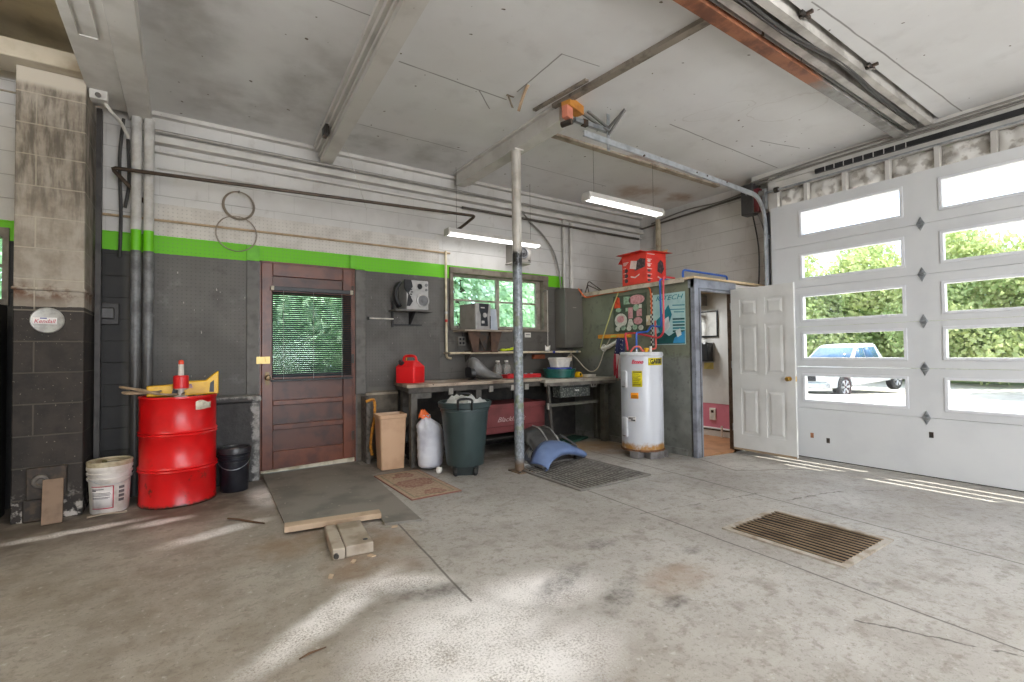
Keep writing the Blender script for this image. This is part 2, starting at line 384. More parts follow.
m_cream = M('cream_pipe', C(214, 203, 176), .45, c2=C(190, 172, 140))
m_glass = glass_mat('window_glass', (.97, .985, .98, 1))
m_bglass = glass_mat('green_tinted_glass', (.86, .95, .90, 1), .06)

# floor: level, then falling to the overhead door
xs = [-5.2, -2, 0, 2, 4.0, 4.6, 5.2, 5.8, 6.92]; ys = [-4.7 + i * 1.1 for i in range(11)]
fb = MB().grid(lambda i, j: (xs[i], ys[j] if j < 10 else 6.0, gz(xs[i])), len(xs), len(ys))
n0 = len(fb.v)
fb.add([(xs[0], -4.7, 0), (xs[-1], -4.7, gz(6.92)), (xs[-1], 6, gz(6.92)), (xs[0], 6, 0), (xs[0], -4.7, -.3), (xs[-1], -4.7, -.3), (xs[-1], 6, -.3), (xs[0], 6, -.3)],
       [(4, 5, 6, 7), (0, 1, 5, 4), (1, 2, 6, 5), (2, 3, 7, 6), (3, 0, 4, 7)])
# holes for nothing: the drain is a shallow grate set on its rim
structure('floor', fb, m_floor, smooth=0)

def holed(mb, a0, a1, z0, z1, holes, put):
    cuts = sorted({a0, a1} | {h[0] for h in holes} | {h[1] for h in holes})
    for a, b in zip(cuts, cuts[1:]):
        zs = z0
        for h in sorted((h for h in holes if h[0] <= a and h[1] >= b), key=lambda h: h[2]):
            if h[2] > zs: put(mb, a, b, zs, h[2])
            zs = h[3]
        if zs < z1: put(mb, a, b, zs, z1)
wb = MB()
holed(wb, -5.2, 6.92, -.3, 3.95, [(.70, 1.65, -.01, 2.27), (2.97, 4.55, 1.60, 2.41), (-2.9, -1.235, 1.72, 2.38)], lambda q, a, b, c, d: q.box(a, YB, c, b, YB + .2, d))
structure('wall_back', wb, m_wb, smooth=0)
wr = MB()
holed(wr, -4.7, 6.0, -.35, 3.95, [(.06, 3.26, -.35, 3.11)], lambda q, a, b, c, d: q.box(XR, a, c, XR + .2, b, d))
structure('wall_right', wr, m_wr, smooth=0)
wl = MB().box(-5.4, -4.7, -.3, -5.2, 6.0, 4.1); structure('wall_left', wl, m_wr, smooth=0)
wf = MB(); holed(wf, -5.2, 6.92, -.3, 3.95, [(-1.1, 3.5, -.01, 3.2)], lambda q, a, b, c, d: q.box(a, -4.9, c, b, -4.7, d))
structure('wall_front', wf, m_wb, smooth=0)
cb = MB()
SX0, SX1, SY0, SY1 = -3.0 + 2.4, 6.46, 1.60, 1.89
cb.box(-.64, -4.7, CZ, SX0, 6.0, CZ + .12).box(SX1, -4.7, CZ, 6.92, 6.0, CZ + .12).box(SX0, -4.7, CZ, SX1, SY0, CZ + .12).box(SX0, SY1, CZ, SX1, 6.0, CZ + .12)
cb.box(SX0 - .02, SY0 - .02, CZ + .30, SX1 + .02, SY1 + .02, CZ + .34)
cb.box(SX0 - .02, SY0 - .04, CZ + .1, SX1 + .02, SY0, CZ + .32).box(SX0 - .02, SY1, CZ + .1, SX1 + .02, SY1 + .04, CZ + .32).box(SX0 - .04, SY0, CZ + .1, SX0, SY1, CZ + .32).box(SX1, SY0, CZ + .1, SX1 + .04, SY1, CZ + .32)
structure('ceiling', cb, m_ceil, smooth=0)
cl = MB().grid(lambda i, j: (-5.3 + i * .58, -4.7 + j * 10.75, 3.86 + .10 * sin(i * .39)), 9, 2)
structure('ceiling_side_bay', cl, m_ceil_l, solid=.05)

# boxed beams under the ceiling
b = MB().box(-.435, -4.7, 3.5, -.265, 5.72, 3.72); structure('trim_1', b, m_white, bevel=.004)
b = MB().box(-.68, -4.7, 3.515, -.437, 5.60, 3.95).box(-.62, 2.5, 3.505, -.50, 2.51, 3.516).box(-.62, 4.4, 3.505, -.50, 4.41, 3.516).box(-.62, 2.5, 3.505, -.61, 4.41, 3.516).box(-.51, 2.5, 3.505, -.50, 4.41, 3.516)
structure('trim_2', b, m_white, bevel=.003)
b = MB(); sk = lambda a, c: [(a, 5.70), (c, 5.70), (c - .52, -4.7), (a - .56, -4.7)]
b.prism(sk(1.27, 1.40), 3.45, 3.645, 'z').prism(sk(1.23, 1.275), 3.56, 3.645, 'z').prism(sk(1.25, 1.275), 3.50, 3.53, 'z').prism(sk(1.20, 1.24), 3.60, 3.645, 'z')
structure('trim_3', b, m_white, bevel=.003)
b = MB().box(2.95, 3.50, 3.47, 3.08, 5.62, 3.645).box(2.91, 3.50, 3.615, 2.955, 5.62, 3.645); structure('trim_4', b, m_white, bevel=.003)
b = MB().box(3.075, 3.62, 3.475, 3.115, 5.55, 3.50).box(3.085, 3.66, 3.50, 3.10, 5.52, 3.56); structure('trim_5', b, m_white, bevel=.002)
m_seam = M('dusty_seam_board', C(138, 128, 116), .6, c2=C(98, 89, 79))
b = MB().prism([(2.90, 3.55), (2.955, 3.55), (3.10, 1.98), (3.045, 1.98)], 3.605, 3.645, 'z'); structure('trim_6', b, m_seam)
b = MB().prism([(2.97, 3.55), (2.995, 3.55), (3.14, 1.98), (3.115, 1.98)], 3.62, 3.645, 'z'); structure('trim_7', b, m_seam)
b = MB().prism([(2.80, 3.72), (2.84, 3.72), (2.91, 3.05), (2.87, 3.05)], 3.62, 3.645, 'z'); structure('trim_8', b, m_seam)
# red-leaded I-beam and grey joists in the ceiling slot
t = NT('red_lead_beam'); x, y, z = t.sep(); nz = t.noise(6, 6, .65)
mk = t.ramp(t.math('ADD', x, t.math('MULTIPLY', nz, .9)), 4.75, 5.15)
colr = t.mix(t.ramp(nz, .4, .65), C(150, 96, 66), C(104, 62, 42))
colg = t.mix(t.ramp(nz, .4, .65), C(150, 148, 144), C(112, 109, 104))
m_redbeam = t.fin(t.mix(mk, colr, colg), .6, bump=nz, bs=.2)
b = MB().box(-.26, 1.86, 3.545, 6.45, 1.955, 3.565).box(-.26, 1.90, 3.565, 6.45, 1.92, 3.70)
structure('trim_9', b, m_redbeam)
m_joist = M('whitewashed_joist', C(196, 192, 186), .6, c2=C(150, 145, 138), scale=4)
b = MB().box(-.5, 1.78, 3.60, 6.45, 1.84, 3.93); structure('trim_10', b, m_joist)
b = MB().box(-.5, 1.64, 3.59, 6.45, 1.70, 3.93); structure('trim_11', b, m_joist)
b = MB().box(3.2, 4.00, 3.615, 6.35, 4.08, 3.645); structure('trim_12', b, M('stained_batten', C(168, 156, 140), .6, c2=C(132, 116, 98)))
# ledge running along the back wall under the ceiling, with conduits on it
b = MB().box(-.26, 5.70, 3.33, 6.7, 5.80, 3.40).box(-.26, 5.745, 3.25, 6.7, 5.80, 3.27); structure('trim_13', b, m_white, bevel=.004)
b = MB().box(-.27, 5.73, 3.60, 6.72, 5.80, 3.645); structure('trim_14', b, m_white)

# block pillar between the bays
def pillar_mat():
    t = NT('pillar_block'); x, y, z = t.sep()
    br = t.n('TexBrick'); br.offset = .5; t.put(br.inputs['Vector'], t.comb(t.math('ADD', t.math('ADD', x, y), .09), t.math('ADD', z, .07), 0.0))
    for k, v in (('Scale', 1.0), ('Mortar Size', .006), ('Mortar Smooth', .3), ('Brick Width', .62), ('Row Height', .245)): br.inputs[k].default_value = v
    mo = br.outputs['Fac']; mid = t.noise(5, 7, .65); st = t.noise(9, 5, .6, vec=t.comb(t.math('MULTIPLY', x, 2.2), y, t.math('MULTIPLY', z, .35)))
    up = t.mix(t.ramp(mid, .35, .68), C(164, 155, 143), C(132, 122, 110))
    up = t.mix(t.math('MULTIPLY', t.ramp(st, .40, .64), t.ramp(z, 2.0, 2.8, .12, .8)), up, C(84, 76, 67))
    up = t.mix(t.ramp(z, 3.40, 3.46), up, C(184, 176, 163))
    rst = t.math('MULTIPLY', t.ramp(t.math('ABSOLUTE', t.math('SUBTRACT', z, 1.79)), 0, .1, 1, 0), t.ramp(mid, .46, .6))
    up = t.mix(rst, up, C(96, 62, 40))
    lo = t.mix(t.ramp(mid, .4, .65), C(54, 47, 42), C(36, 32, 28))
    lo = t.mix(t.math('MULTIPLY', t.ramp(t.noise(60, 3), .69, .72), .7), lo, C(150, 140, 128))
    wt = t.math('MULTIPLY', t.ramp(z, .3, 0), t.ramp(t.noise(18, 4), .5, .62)); lo = t.mix(wt, lo, C(190, 182, 172))
    col = t.mix(t.math('GREATER_THAN', t.math('ADD', z, t.math('MULTIPLY', mid, .03)), 1.69), lo, up)
    col = t.mix(t.math('MULTIPLY', mo, .6), col, t.mix(t.ramp(z, 1.6, 1.7), C(92, 85, 76), C(178, 168, 152)))
    return t.fin(col, .75, bump=t.math('SUBTRACT', t.math('MULTIPLY', mid, .5), mo), bs=.6, bd=.012)
b = MB().box(-1.09, 5.22, 0, -.675, 5.80, 3.56).box(-1.10, 5.205, 1.80, -.665, 5.80, 1.825)
structure('wall_pillar', b, pillar_mat(), bevel=.008)
m_lintel = M('yellowed_timber', C(184, 174, 156), .6, c2=C(150, 136, 114), scale=3)
b = MB().box(-5.2, 5.10, 3.56, -.675, 5.40, 3.70); structure('trim_15', b, m_lintel, bevel=.01)
b = MB().box(-5.2, 5.78, 3.55, -1.09, 5.80, 3.56); structure('trim_16', b, m_lintel)
b = MB().box(-.655, 5.60, 0, -.615, 5.66, 3.50); structure('trim_17', b, M('dark_channel', C(66, 62, 59), .5, .2, c2=C(46, 43, 41)))

# low concrete plinth left of the door, pegboard sheets and charcoal boards
t = NT('worn_plinth'); x, y, z = t.sep(); nz = t.noise(14, 6, .65)
cc = t.mix(t.ramp(nz, .4, .65), C(58, 56, 55), C(44, 42, 41))
wear = t.mx(t.ramp(t.math('ADD', z, t.math('MULTIPLY', nz, .16)), .90, .94), t.ramp(t.math('ADD', x, t.math('MULTIPLY', nz, .16)), .645, .675))
m_plinth = t.fin(t.mix(t.math('MULTIPLY', wear, t.ramp(nz, .4, .62, .25, .85)), cc, C(164, 161, 156)), .7, bump=nz, bs=.5, bd=.02)
b = MB().box(.16, 5.52, 0, .64, 5.80, .80).box(.16, 5.50, .80, .655, 5.80, .86); structure('trim_18', b, m_plinth, bevel=.015)
def peg_mat():
    t = NT('pegboard'); x, y, z = t.sep()
    fx = t.math('SUBTRACT', t.math('FRACT', t.math('MULTIPLY', x, 39.37 / 1.5)), .5); fz = t.math('SUBTRACT', t.math('FRACT', t.math('MULTIPLY', z, 39.37 / 1.5)), .5)
    hole = t.ramp(t.vm('LENGTH', t.comb(fx, fz, 0.0)), .12, .2, 1, 0)
    mid = t.noise(5, 6, .6); fine = t.noise(50, 3)
    gray = t.mix(t.ramp(t.noise(1.6, 5), .35, .65), C(98, 95, 91), C(80, 77, 73))
    gray = t.mix(t.math('MULTIPLY', t.ramp(mid, .52, .72), .55), gray, C(66, 62, 57))
    gray = t.mix(t.math('MULTIPLY', t.ramp(t.noise(34, 3, vec=t.comb(x, y, t.math('MULTIPLY', z, .4))), .70, .74), .8), gray, C(176, 170, 162)); gray = t.mix(t.math('MULTIPLY', t.ramp(t.noise(2.6, 5, .7), .56, .7), .4), gray, C(132, 130, 127))
    wh = t.mix(t.ramp(mid, .4, .7), C(208, 203, 196), C(190, 184, 176))
    col = t.mix(t.math('GREATER_THAN', t.math('ADD', z, t.math('MULTIPLY', fine, .008)), 2.276), gray, C(104, 190, 12))
    col = t.mix(t.math('GREATER_THAN', t.math('ADD', z, t.math('MULTIPLY', fine, .008)), 2.450), col, wh)
    col = t.mix(t.math('MULTIPLY', hole, .32), col, t.mix(t.ramp(z, 2.2, 2.4), C(40, 38, 36), C(110, 104, 98)))
    return t.fin(col, .6, bump=hole, bs=-.3, bd=.003)
m_peg = peg_mat()
b = MB(); holed(b, -.255, 2.78, .87, 2.76, [(.55, 1.79, .8, 2.29)], lambda q, a, b_, c, d: q.box(a, 5.786, c, b_, 5.80, d))
structure('trim_19', b, m_peg, smooth=0)
b = MB().box(.545, 5.765, .86, .665, 5.80, 2.275); structure('trim_20', b, m_trimgray, bevel=.004)
b = MB().box(1.68, 5.765, .80, 1.80, 5.80, 2.275); structure('trim_21', b, m_trimgray, bevel=.004)
b = MB().box(.545, 5.763, 2.276, .665, 5.80, 2.44).box(1.62, 5.763, 2.285, 1.68, 5.80, 2.44); structure('trim_22', b, M('green_paint', C(104, 190, 12), .5, c2=C(92, 172, 10)))
b = MB().box(1.80, 5.77, .775, 2.9, 5.80, .80); structure('trim_23', b, m_greywood)
b = MB().box(1.75, 5.60, 0, 1.80, 5.80, .775); structure('trim_24', b, M('crumbled_jamb', C(104, 98, 92), .8, c2=C(66, 60, 54), scale=20, bump=.6), bevel=.01)

# brown panelled door
m_dark = M('mahogany_stain', C(106, 55, 33), .34, c2=C(76, 38, 23), scale=6, lo=.4, hi=.66, bump=.05)
m_dpan = M('mahogany_panel', C(84, 44, 28), .38, c2=C(54, 27, 17), scale=5)
d1 = T('door_1', 'dark brown wooden entry door with blind-covered glass beside the red drum', None, (.665, 5.80, .02), kind='structure')
b = MB(); DW, DH = 1.0, 2.25
b.box(.02, -.03, 0, .13, .015, DH).box(.87, -.03, 0, DW - .015, .015, DH)
for z0, z1 in ((0, .215), (.44, .50), (.705, .76), (.985, 1.05), (1.92, 1.96), (2.11, DH)): b.box(.13, -.03, z0, .87, .015, z1)
b.build('leaf_frame', m_dark, d1, bevel=.006)
for z0, z1 in ((.215, .44), (.50, .705), (.76, .985), (1.96, 2.11)):
    MB().box(.13, .0, z0, .87, .012, z1).build('panel', m_dpan, d1)
MB().box(.13, -.006, 1.05, .87, .0, 1.92).build('glass', m_bglass, d1)
b = MB().box(-.02, -.012, -.02, .02, .05, DH + .03).box(DW - .015, -.012, -.02, DW + .02, .05, DH + .03).box(-.02, -.012, DH, DW + .02, .05, DH + .035)
b.build('door_frame', m_dark, d1, bevel=.004)
MB().prism([(.01, 0), (.99, .0), (.99, .045), (.01, .02)], -.05, -.02).build('threshold', M('pale_sill_board', C(196, 186, 166), .6, c2=C(150, 138, 116)), d1)
k = MB().box(.055, -.038, .93, .095, -.03, 1.07).lathe([(.0, 0), (.012, 0), (.012, .03), (.027, .04), (.03, .055), (.02, .07), (0, .072)], 16, RM(.075, -.035, 1.01, rx=pi / 2))
k.build('door_knob', M('tarnished_brass', C(110, 92, 68), .4, .8), d1)
MB().box(-.03, -.045, 1.16, .10, -.03, 1.235).cyl((.075, -.06, 1.2), (.075, -.03, 1.2), .022).build('hasp', M('brass_hasp', C(196, 170, 110), .4, .6), d1)
for z0 in (.25, 1.15, 1.95): MB().box(.965, -.04, z0, .995, -.03, z0 + .1).cyl((.985, -.042, z0 - .005), (.985, -.042, z0 + .105), .008).build('hinge', m_dsteel, d1)
# venetian blind hung on the door
bl = T('venetian_blind', 'black venetian blind with open slats hung over the brown door glass', 'blind', (.775, 5.755, .985))
MB().box(0, -.03, .985, .86, .005, 1.03).build('head_rail', m_black, bl, bevel=.004)
b = MB(); m_slat = M('dark_slat', C(34, 36, 38), .6, c2=C(26, 28, 30))
for i in range(42):
    z0 = .06 + i * .0222; b.box(.01, -.022, -.001, .85, .004, .001, RM(0, 0, z0, rx=radians(38)))
b.build('slats', m_slat, bl, smooth=0)
MB().box(0, -.028, 0, .86, .006, .022).build('bottom_rail', m_black, bl, bevel=.004)
for x0 in (.12, .43, .74): MB().cyl((x0, -.012, .01), (x0, -.012, 1.0), .0022, 6).build('ladder_cord', M('pale_cord', C(180, 178, 170), .6), bl)
for x0 in (.01, .85): MB().box(x0 - .016, -.034, .985, x0 + .016, -.0, 1.032).build('bracket', M('pale_bracket', C(190, 180, 160), .5), bl, bevel=.003)

# window over the bench
w1 = T('window_1', 'four-pane window in a taupe frame over the workbench', None, (0, YB, 0), kind='structure')
b = MB().box(2.93, -.035, 2.345, 4.60, .10, 2.425).box(2.93, -.03, 1.585, 2.985, .10, 2.345).box(4.505, -.03, 1.585, 4.60, .10, 2.345).box(2.93, -.035, 1.575, 4.60, .10, 1.612)
b.build('frame', m_trimbrown, w1, bevel=.005)
b = MB().box(2.985, .06, 1.612, 3.02, .11, 2.345).box(4.43, .06, 1.612, 4.505, .11, 2.345).box(3.02, .06, 2.315, 4.43, .11, 2.345).box(3.02, .06, 1.612, 4.43, .11, 1.645)
b.box(3.715, .06, 1.645, 3.765, .11, 2.315).box(3.02, .065, 1.985, 3.715, .105, 2.01).box(3.765, .065, 1.985, 4.43, .105, 2.01)
b.build('sash', M('pale_sash', C(150, 142, 130), .5, c2=C(120, 112, 100)), w1, bevel=.003)
for x0, x1 in ((3.02, 3.715), (3.765, 4.43)):
    for z0, z1 in ((1.645, 1.985), (2.01, 2.315)): MB().box(x0, .083, z0, x1, .087, z1).build('pane', m_bglass, w1)
w2 = T('window_2', 'narrow window in the left bay beside the block pillar', None, (0, YB, 0), kind='structure')
b = MB().box(-2.9, -.02, 2.30, -1.235, .1, 2.38).box(-2.9, -.02, 1.72, -1.235, .1, 1.77).box(-1.275, -.02, 1.77, -1.235, .1, 2.30).box(-2.9, .04, 2.05, -1.275, .09, 2.075).box(-2.9, -.02, 1.77, -2.85, .1, 2.30)
b.build('frame', m_trimbrown, w2); MB().box(-2.85, .06, 1.77, -1.275, .065, 2.30).build('pane', m_bglass, w2)

# overhead door
m_door = M('white_door_skin', C(216, 217, 218), .42, c2=C(208, 209, 211), scale=2.5, lo=.4, hi=.8)
m_wfr = M('window_moulding', C(228, 229, 232), .38, c2=C(220, 221, 226))
zf = gz(XD)
od = T('door_3', 'white sectional overhead door with two columns of wide windows', None, (XD, 0, 0), kind='structure')
rows = [(2.705, 3.005), (2.157, 2.452), (1.633, 1.932), (1.157, 1.464), (.634, .942)]
joints = [zf + .008, .535, 1.05, 1.55, 2.045, 2.58, 3.14]
cols = [(.575, 1.60), (1.94, 2.97)]
for i in range(6):
    z0, z1 = joints[i] + .002, joints[i + 1] - .002
    b = MB(); hs = []
    if i > 0:
        r = rows[5 - i]; hs = [(c0, c1, r[0], r[1]) for c0, c1 in cols]
    holed(b, .17, 3.345, z0, z1, hs, lambda q, a, b_, c, d: q.box(0, a, c, .05, b_, d))
    sct = b.build('section', m_door, od, smooth=0)
    for h in hs:
        f = MB(); e = .022
        for y0, y1, za, zb in ((h[0] - e, h[1] + e, h[3] - .008, h[3] + e), (h[0] - e, h[1] + e, h[2] - e, h[2] + .008), (h[0] - e, h[0] + .008, h[2], h[3]), (h[1] - .008, h[1] + e, h[2], h[3])):
            f.box(-.012, y0, za, .06, y1, zb)
        f.build('window_frame', m_wfr, od, bevel=.004)
        MB().box(.022, h[0], h[2], .027, h[1], h[3]).build('pane', m_glass, od)
MB().box(.0, .17, zf - .012, .05, 3.345, zf + .01).build('bottom_seal', m_rub, od)
def hinge_diamond(z):
    b = MB().prism([(1.775 - .038, z), (1.775, z - .075), (1.775 + .038, z), (1.775, z + .075)], -.008, 0, 'x')
    b.cyl((-.014, 1.745, z), (-.014, 1.805, z), .012, 10)
    for dz in (-.04, .04): b.cyl((-.016, 1.775, z + dz), (-.006, 1.775, z + dz), .010, 8)
    return b
for z0 in joints[1:-1]: hinge_diamond(z0).build('hinge', m_steel, od, bevel=.002)
for k, (y0, z0) in enumerate(((2.90, .20), (2.72, .16), (1.74, .36))):
    MB().box(-.004, y0 - .018, z0 - .03, 0, y0 + .018, z0 + .03).build('paint_chip' if k else 'rust_patch', M('rust_brown', C(176, 120, 84), .7) if k == 0 else m_dsteel, od)
# jamb and stud-framed header over the door
b = MB().box(6.51, 3.30, -.3, XR, 3.40, 3.64).box(6.51, -.1, -.3, XR, .10, 3.64); structure('trim_25', b, m_white)
hb = MB()
hb.box(6.60, -1.2, 3.115, XR, 3.30, 3.64)
structure('trim_26', hb, M('header_backing', C(150, 142, 132), .7, c2=C(110, 102, 92)), smooth=0)
hb = MB().box(6.50, -1.2, 3.385, 6.60, 3.34, 3.425).box(6.50, -1.2, 3.50, 6.60, 3.34, 3.56).box(6.52, -1.2, 3.425, 6.6, 3.34, 3.50).box(6.46, -1.2, 3.575, 6.60, 3.60, 3.645)
structure('trim_27', hb, m_white, bevel=.004)
st = [3.30, 2.93, 2.50, 2.07, 1.64, 1.21, .78, .35, -.1]
hb = MB()
for y0 in st: hb.box(6.505, y0 - .022, 3.115, 6.60, y0 + .022, 3.385)
structure('trim_28', hb, m_white, bevel=.002)
m_ins = M('paper_faced_insulation', C(212, 209, 204), .5, c2=C(168, 162, 154), scale=9, lo=.5, hi=.62, bump=.4)  # second tone paints the dark of the creases into the facing
for a, c in zip(st, st[1:]):
    def pf(i, j, a=a, c=c):
        u, v = i / 14, j / 10; y0 = c + .025 + (a - c - .05) * u; z0 = 3.118 + .262 * v
        w = mnoise.noise(Vector((y0 * 5, z0 * 9, 3.1))) * .05 + mnoise.noise(Vector((y0 * 17, z0 * 14, 7.1))) * .03
        return (6.59 - .05 * (sin(pi * u) * sin(pi * v)) ** .4 + w * min(1, 6 * u * (1 - u)), y0, z0)
    MB().grid(pf, 15, 11).build('trim_29' if a == st[0] else 'trim_29', m_ins, None, smooth=80)['kind'] = 'structure'
sl = T('slotted_rail', 'black slotted rail with pale rungs above the overhead door', 'rail', (6.47, -1.2, 3.445))
MB().box(0, 0, 0, .03, 4.0, .055).build('channel', m_black, sl)
r0 = MB().box(-.004, .05, -.003, .0, .057, .058).build('rung', m_white, sl, smooth=0)
for i in range(1, 10):
    r1 = r0.copy(); COL.objects.link(r1); r1.location.y = 4.0 - i * .1 - .07
r0.location.y = 3.83

# exterior: drive, grass verge
t = NT('sunlit_drive'); nz = t.noise(3, 6); m_drive = t.fin(t.mix(t.ramp(nz, .4, .65), C(196, 190, 180), C(176, 168, 156)), .85)
t = NT('verge_grass'); nz = t.noise(5, 6); m_grass = t.fin(t.mix(t.ramp(nz, .4, .65), C(104, 128, 60), C(78, 104, 44)), .9)
ex = [6.92, 9, 14, 17, 20, 23, 30, 60, 120]; ez = [-.13, -.13, -.16, -.24, -.36, -.48, -.42, -.4, -.4]
def ez_at(x):
    for (a, b_), (c, d) in zip(zip(ex, ex[1:]), zip(ez, ez[1:])):
        if a <= x <= b_: return c + (d - c) * (x - a) / (b_ - a)
    return ez[-1]
g = MB().grid(lambda i, j: (ex[i], -40 + j * 12, ez[i]), 7, 9); o = structure('ground_drive', g, m_drive, smooth=0)
g = MB().grid(lambda i, j: (ex[i + 6], -60 + j * 25, ez[i + 6]), 3, 7); structure('ground_verge', g, m_grass, smooth=0)
g = MB().add([(-40, 6.0, -.1), (6.92, 6.0, -.1), (6.92, 60, -.1), (-40, 60, -.1)], [(0, 1, 2, 3)]); structure('ground_yard', g, m_grass, smooth=0)
g = MB().add([(-30, -4.9, -.05), (6.92, -4.9, -.05), (6.92, -50, -.05), (-30, -50, -.05)], [(0, 3, 2, 1)]); structure('ground_front', g, m_drive, smooth=0)

# ------------------------------------------------------------------ left corner: drum, buckets, pillar things
m_drum = M('red_drum_paint', C(196, 16, 20), .32, c2=C(168, 10, 14), scale=3, lo=.45, hi=.7, spots=C(96, 20, 16), sscale=14, slo=.70)
t = NT('red_drum_scuffed'); x, y, z = t.sep(); nz = t.noise(9, 6, .65); n2 = t.noise(22, 4)
cc = t.mix(t.ramp(t.noise(3, 4), .4, .65), C(214, 18, 22), C(188, 12, 16))
cc = t.mix(t.math('MULTIPLY', t.ramp(nz, .61, .66), t.ramp(z, .45, .08, .06, .9)), cc, C(86, 48, 30))
cc = t.mix(t.ramp(t.math('ADD', z, t.math('MULTIPLY', n2, .08)), .075, .045), cc, C(54, 34, 26))
m_drumb = t.fin(cc, .3)
dr = T('oil_drum', 'tall red steel oil drum with two hoops and rusty scuffs', 'drum', (-.035, 5.245, 0), radians(-3)); dr.scale = (1, 1, 1.045)
R = .287
prof = [(R - .02, .012), (R, 0), (R + .004, .012), (R - .003, .025)]
for h in (.295, .585): prof += [(R - .003, h - .028), (R + .010, h - .012), (R + .001, h), (R + .010, h + .012), (R - .003, h + .028)]
prof += [(R - .003, .862), (R + .004, .872), (R + .002, .886), (R - .012, .886), (R - .014, .868)]
MB().lathe(prof + [(0, .868)], 48).build('body', m_drumb, dr)
MB().lathe([(0, .868), (R - .016, .868), (R - .02, .872), (0, .874)], 40).build('top', M('oily_drum_top', C(96, 62, 44), .4, c2=C(54, 40, 32), scale=14), dr)
MB().lathe([(0, .872), (.032, .872), (.032, .886), (0, .888)], 16, cx=.14, cy=-.1).build('bung', m_dsteel, dr)
b = MB().grid(lambda i, j: ((R - .001) * cos(radians(-62 + 30 * i / 8)), (R - .001) * sin(radians(-62 + 30 * i / 8)), .775 + .065 * j + .012 * sin(i * .7) * (1 if j else -.3)), 9, 2)
b.build('label', M('torn_paper_label', C(226, 218, 198), .6, c2=C(186, 176, 154), scale=30), dr, solid=.001)

pm = T('barrel_pump', 'red and white hand pump standing on the drum', 'pump', (-.02, 5.17, .914))
MB().lathe([(0, 0), (.052, 0), (.052, .012), (.026, .014), (.024, .06), (.045, .062), (.045, .075)], 20).build('base', M('clear_plastic_neck', C(200, 190, 180), .3), pm)
MB().lathe([(0, .075), (.058, .075), (.058, .178), (.05, .188), (0, .188)], 20).build('body', M('red_plastic', C(214, 30, 34), .35), pm, bevel=.002)
MB().lathe([(0, .188), (.022, .188), (.021, .285), (.0, .285)], 16).build('plunger', M('white_plastic', C(228, 222, 212), .4), pm)
MB().lathe([(.021, .285), (.022, .31), (.014, .322), (0, .324)], 16).build('tip', M('orange_red_plastic', C(226, 74, 44), .4), pm)

m_yel = M('yellow_plastic', C(236, 184, 0), .38, c2=C(218, 162, 0))
yt = T('hand_tool', 'yellow plastic tool with an upright handle end on the drum top', 'tool', (-.03, 5.33, .916), radians(2))
MB().prism([(-.24, 0), (.30, 0), (.30, .195), (.275, .185), (.27, .03), (.225, .03), (.225, .085), (.25, .14), (.275, .155), (.275, .195), (.235, .155), (.20, .125), (.02, .12), (-.02, .14), (-.06, .10), (-.24, .09)][:2] +
          [(.30, .215), (.265, .19), (.20, .13), (.03, .125), (-.01, .145), (-.06, .10), (-.24, .095)], -.035, .035).build('body', m_yel, yt, bevel=.008)
MB().prism([(.225, .02), (.262, .02), (.262, .13), (.232, .105)], -.037, .037).build('handle_opening', m_black, yt)
MB().prism([(.0, .055), (.10, .065), (.085, .10), (.02, .095)], -.038, -.03).build('sticker', M('mixed_sticker', C(206, 150, 120), .5, c2=C(110, 90, 150), scale=40), yt)
MB().prism([(-.06, .02), (-.02, .02), (-.01, .10), (-.05, .09)], -.038, -.03).build('grip', m_black, yt)

hs = T('hose', 'tan rubber hose coiled over the rear left drum edge', 'hose', (-.2, 5.26, .914))
pts = smoothpts([(.20, -.09, .02), (.05, -.12, .03), (-.1, -.10, .07), (-.2, -.06, .095), (-.245, .0, .10), (-.2, .05, .085), (-.08, .07, .06), (.03, .03, .05), (-.06, -.04, .045), (-.18, -.06, .045), (-.225, -.01, .055), (-.13, .09, .04), (.02, .08, .015)], 8)
MB().tube(pts, .0105, 8).build('hose_run', M('tan_rubber', C(160, 138, 112), .6, c2=C(128, 106, 82)), hs)
MB().cyl((.18, -.10, .02), (.21, -.10, .02), .02, 10).build('fitting', m_dsteel, hs)

m_bkt = M('dirty_white_plastic', C(212, 206, 200), .42, c2=C(186, 178, 168), spots=C(120, 108, 94), slo=.72)
bk = T('bucket', 'white plastic bucket with red-bordered label beside the pillar', 'bucket', (-.505, 5.235, 0), radians(14))
MB().lathe([(0, .0), (.122, 0), (.126, .006), (.138, .265), (.148, .268), (.150, .285), (.141, .287), (.142, .31), (.151, .313), (.152, .328), (.143, .33), (.144, .35), (.152, .352), (.153, .372), (.148, .385), (.138, .385), (.134, .34), (.12, .06), (0, .05)], 40).build('body', m_bkt, bk)
for dz, dr_ in ((.388, .0), (.405, .002)):
    MB().lathe([(.130, dz - .02), (.149 + dr_, dz - .008), (.151 + dr_, dz), (.149 + dr_, dz + .012), (.138 + dr_, dz + .014), (.136, dz - .01)], 40, caps=False).build('nested_rim', M('aged_cream_rim', C(190, 178, 150), .5, c2=C(150, 136, 108)), bk, solid=.002)
def cyl_patch(r0, r1, h, a0, a1, z0, z1, n=8):                 # patch on a cone (r0 at 0, r1 at h)
    def fn(i, j):
        a = radians(a0 + (a1 - a0) * i / n); z = z0 + (z1 - z0) * j; r = r0 + (r1 - r0) * z / h; return (r * cos(a), r * sin(a), z)
    return MB().grid(fn, n + 1, 2)
cyl_patch(.1268, .1388, .265, 205, 270, .04, .225).build('label', M('label_white', C(224, 218, 216), .45), bk, solid=.0006)
m_lred = M('label_red', C(190, 48, 70), .5); m_lgray = M('label_ink', C(104, 98, 100), .5)
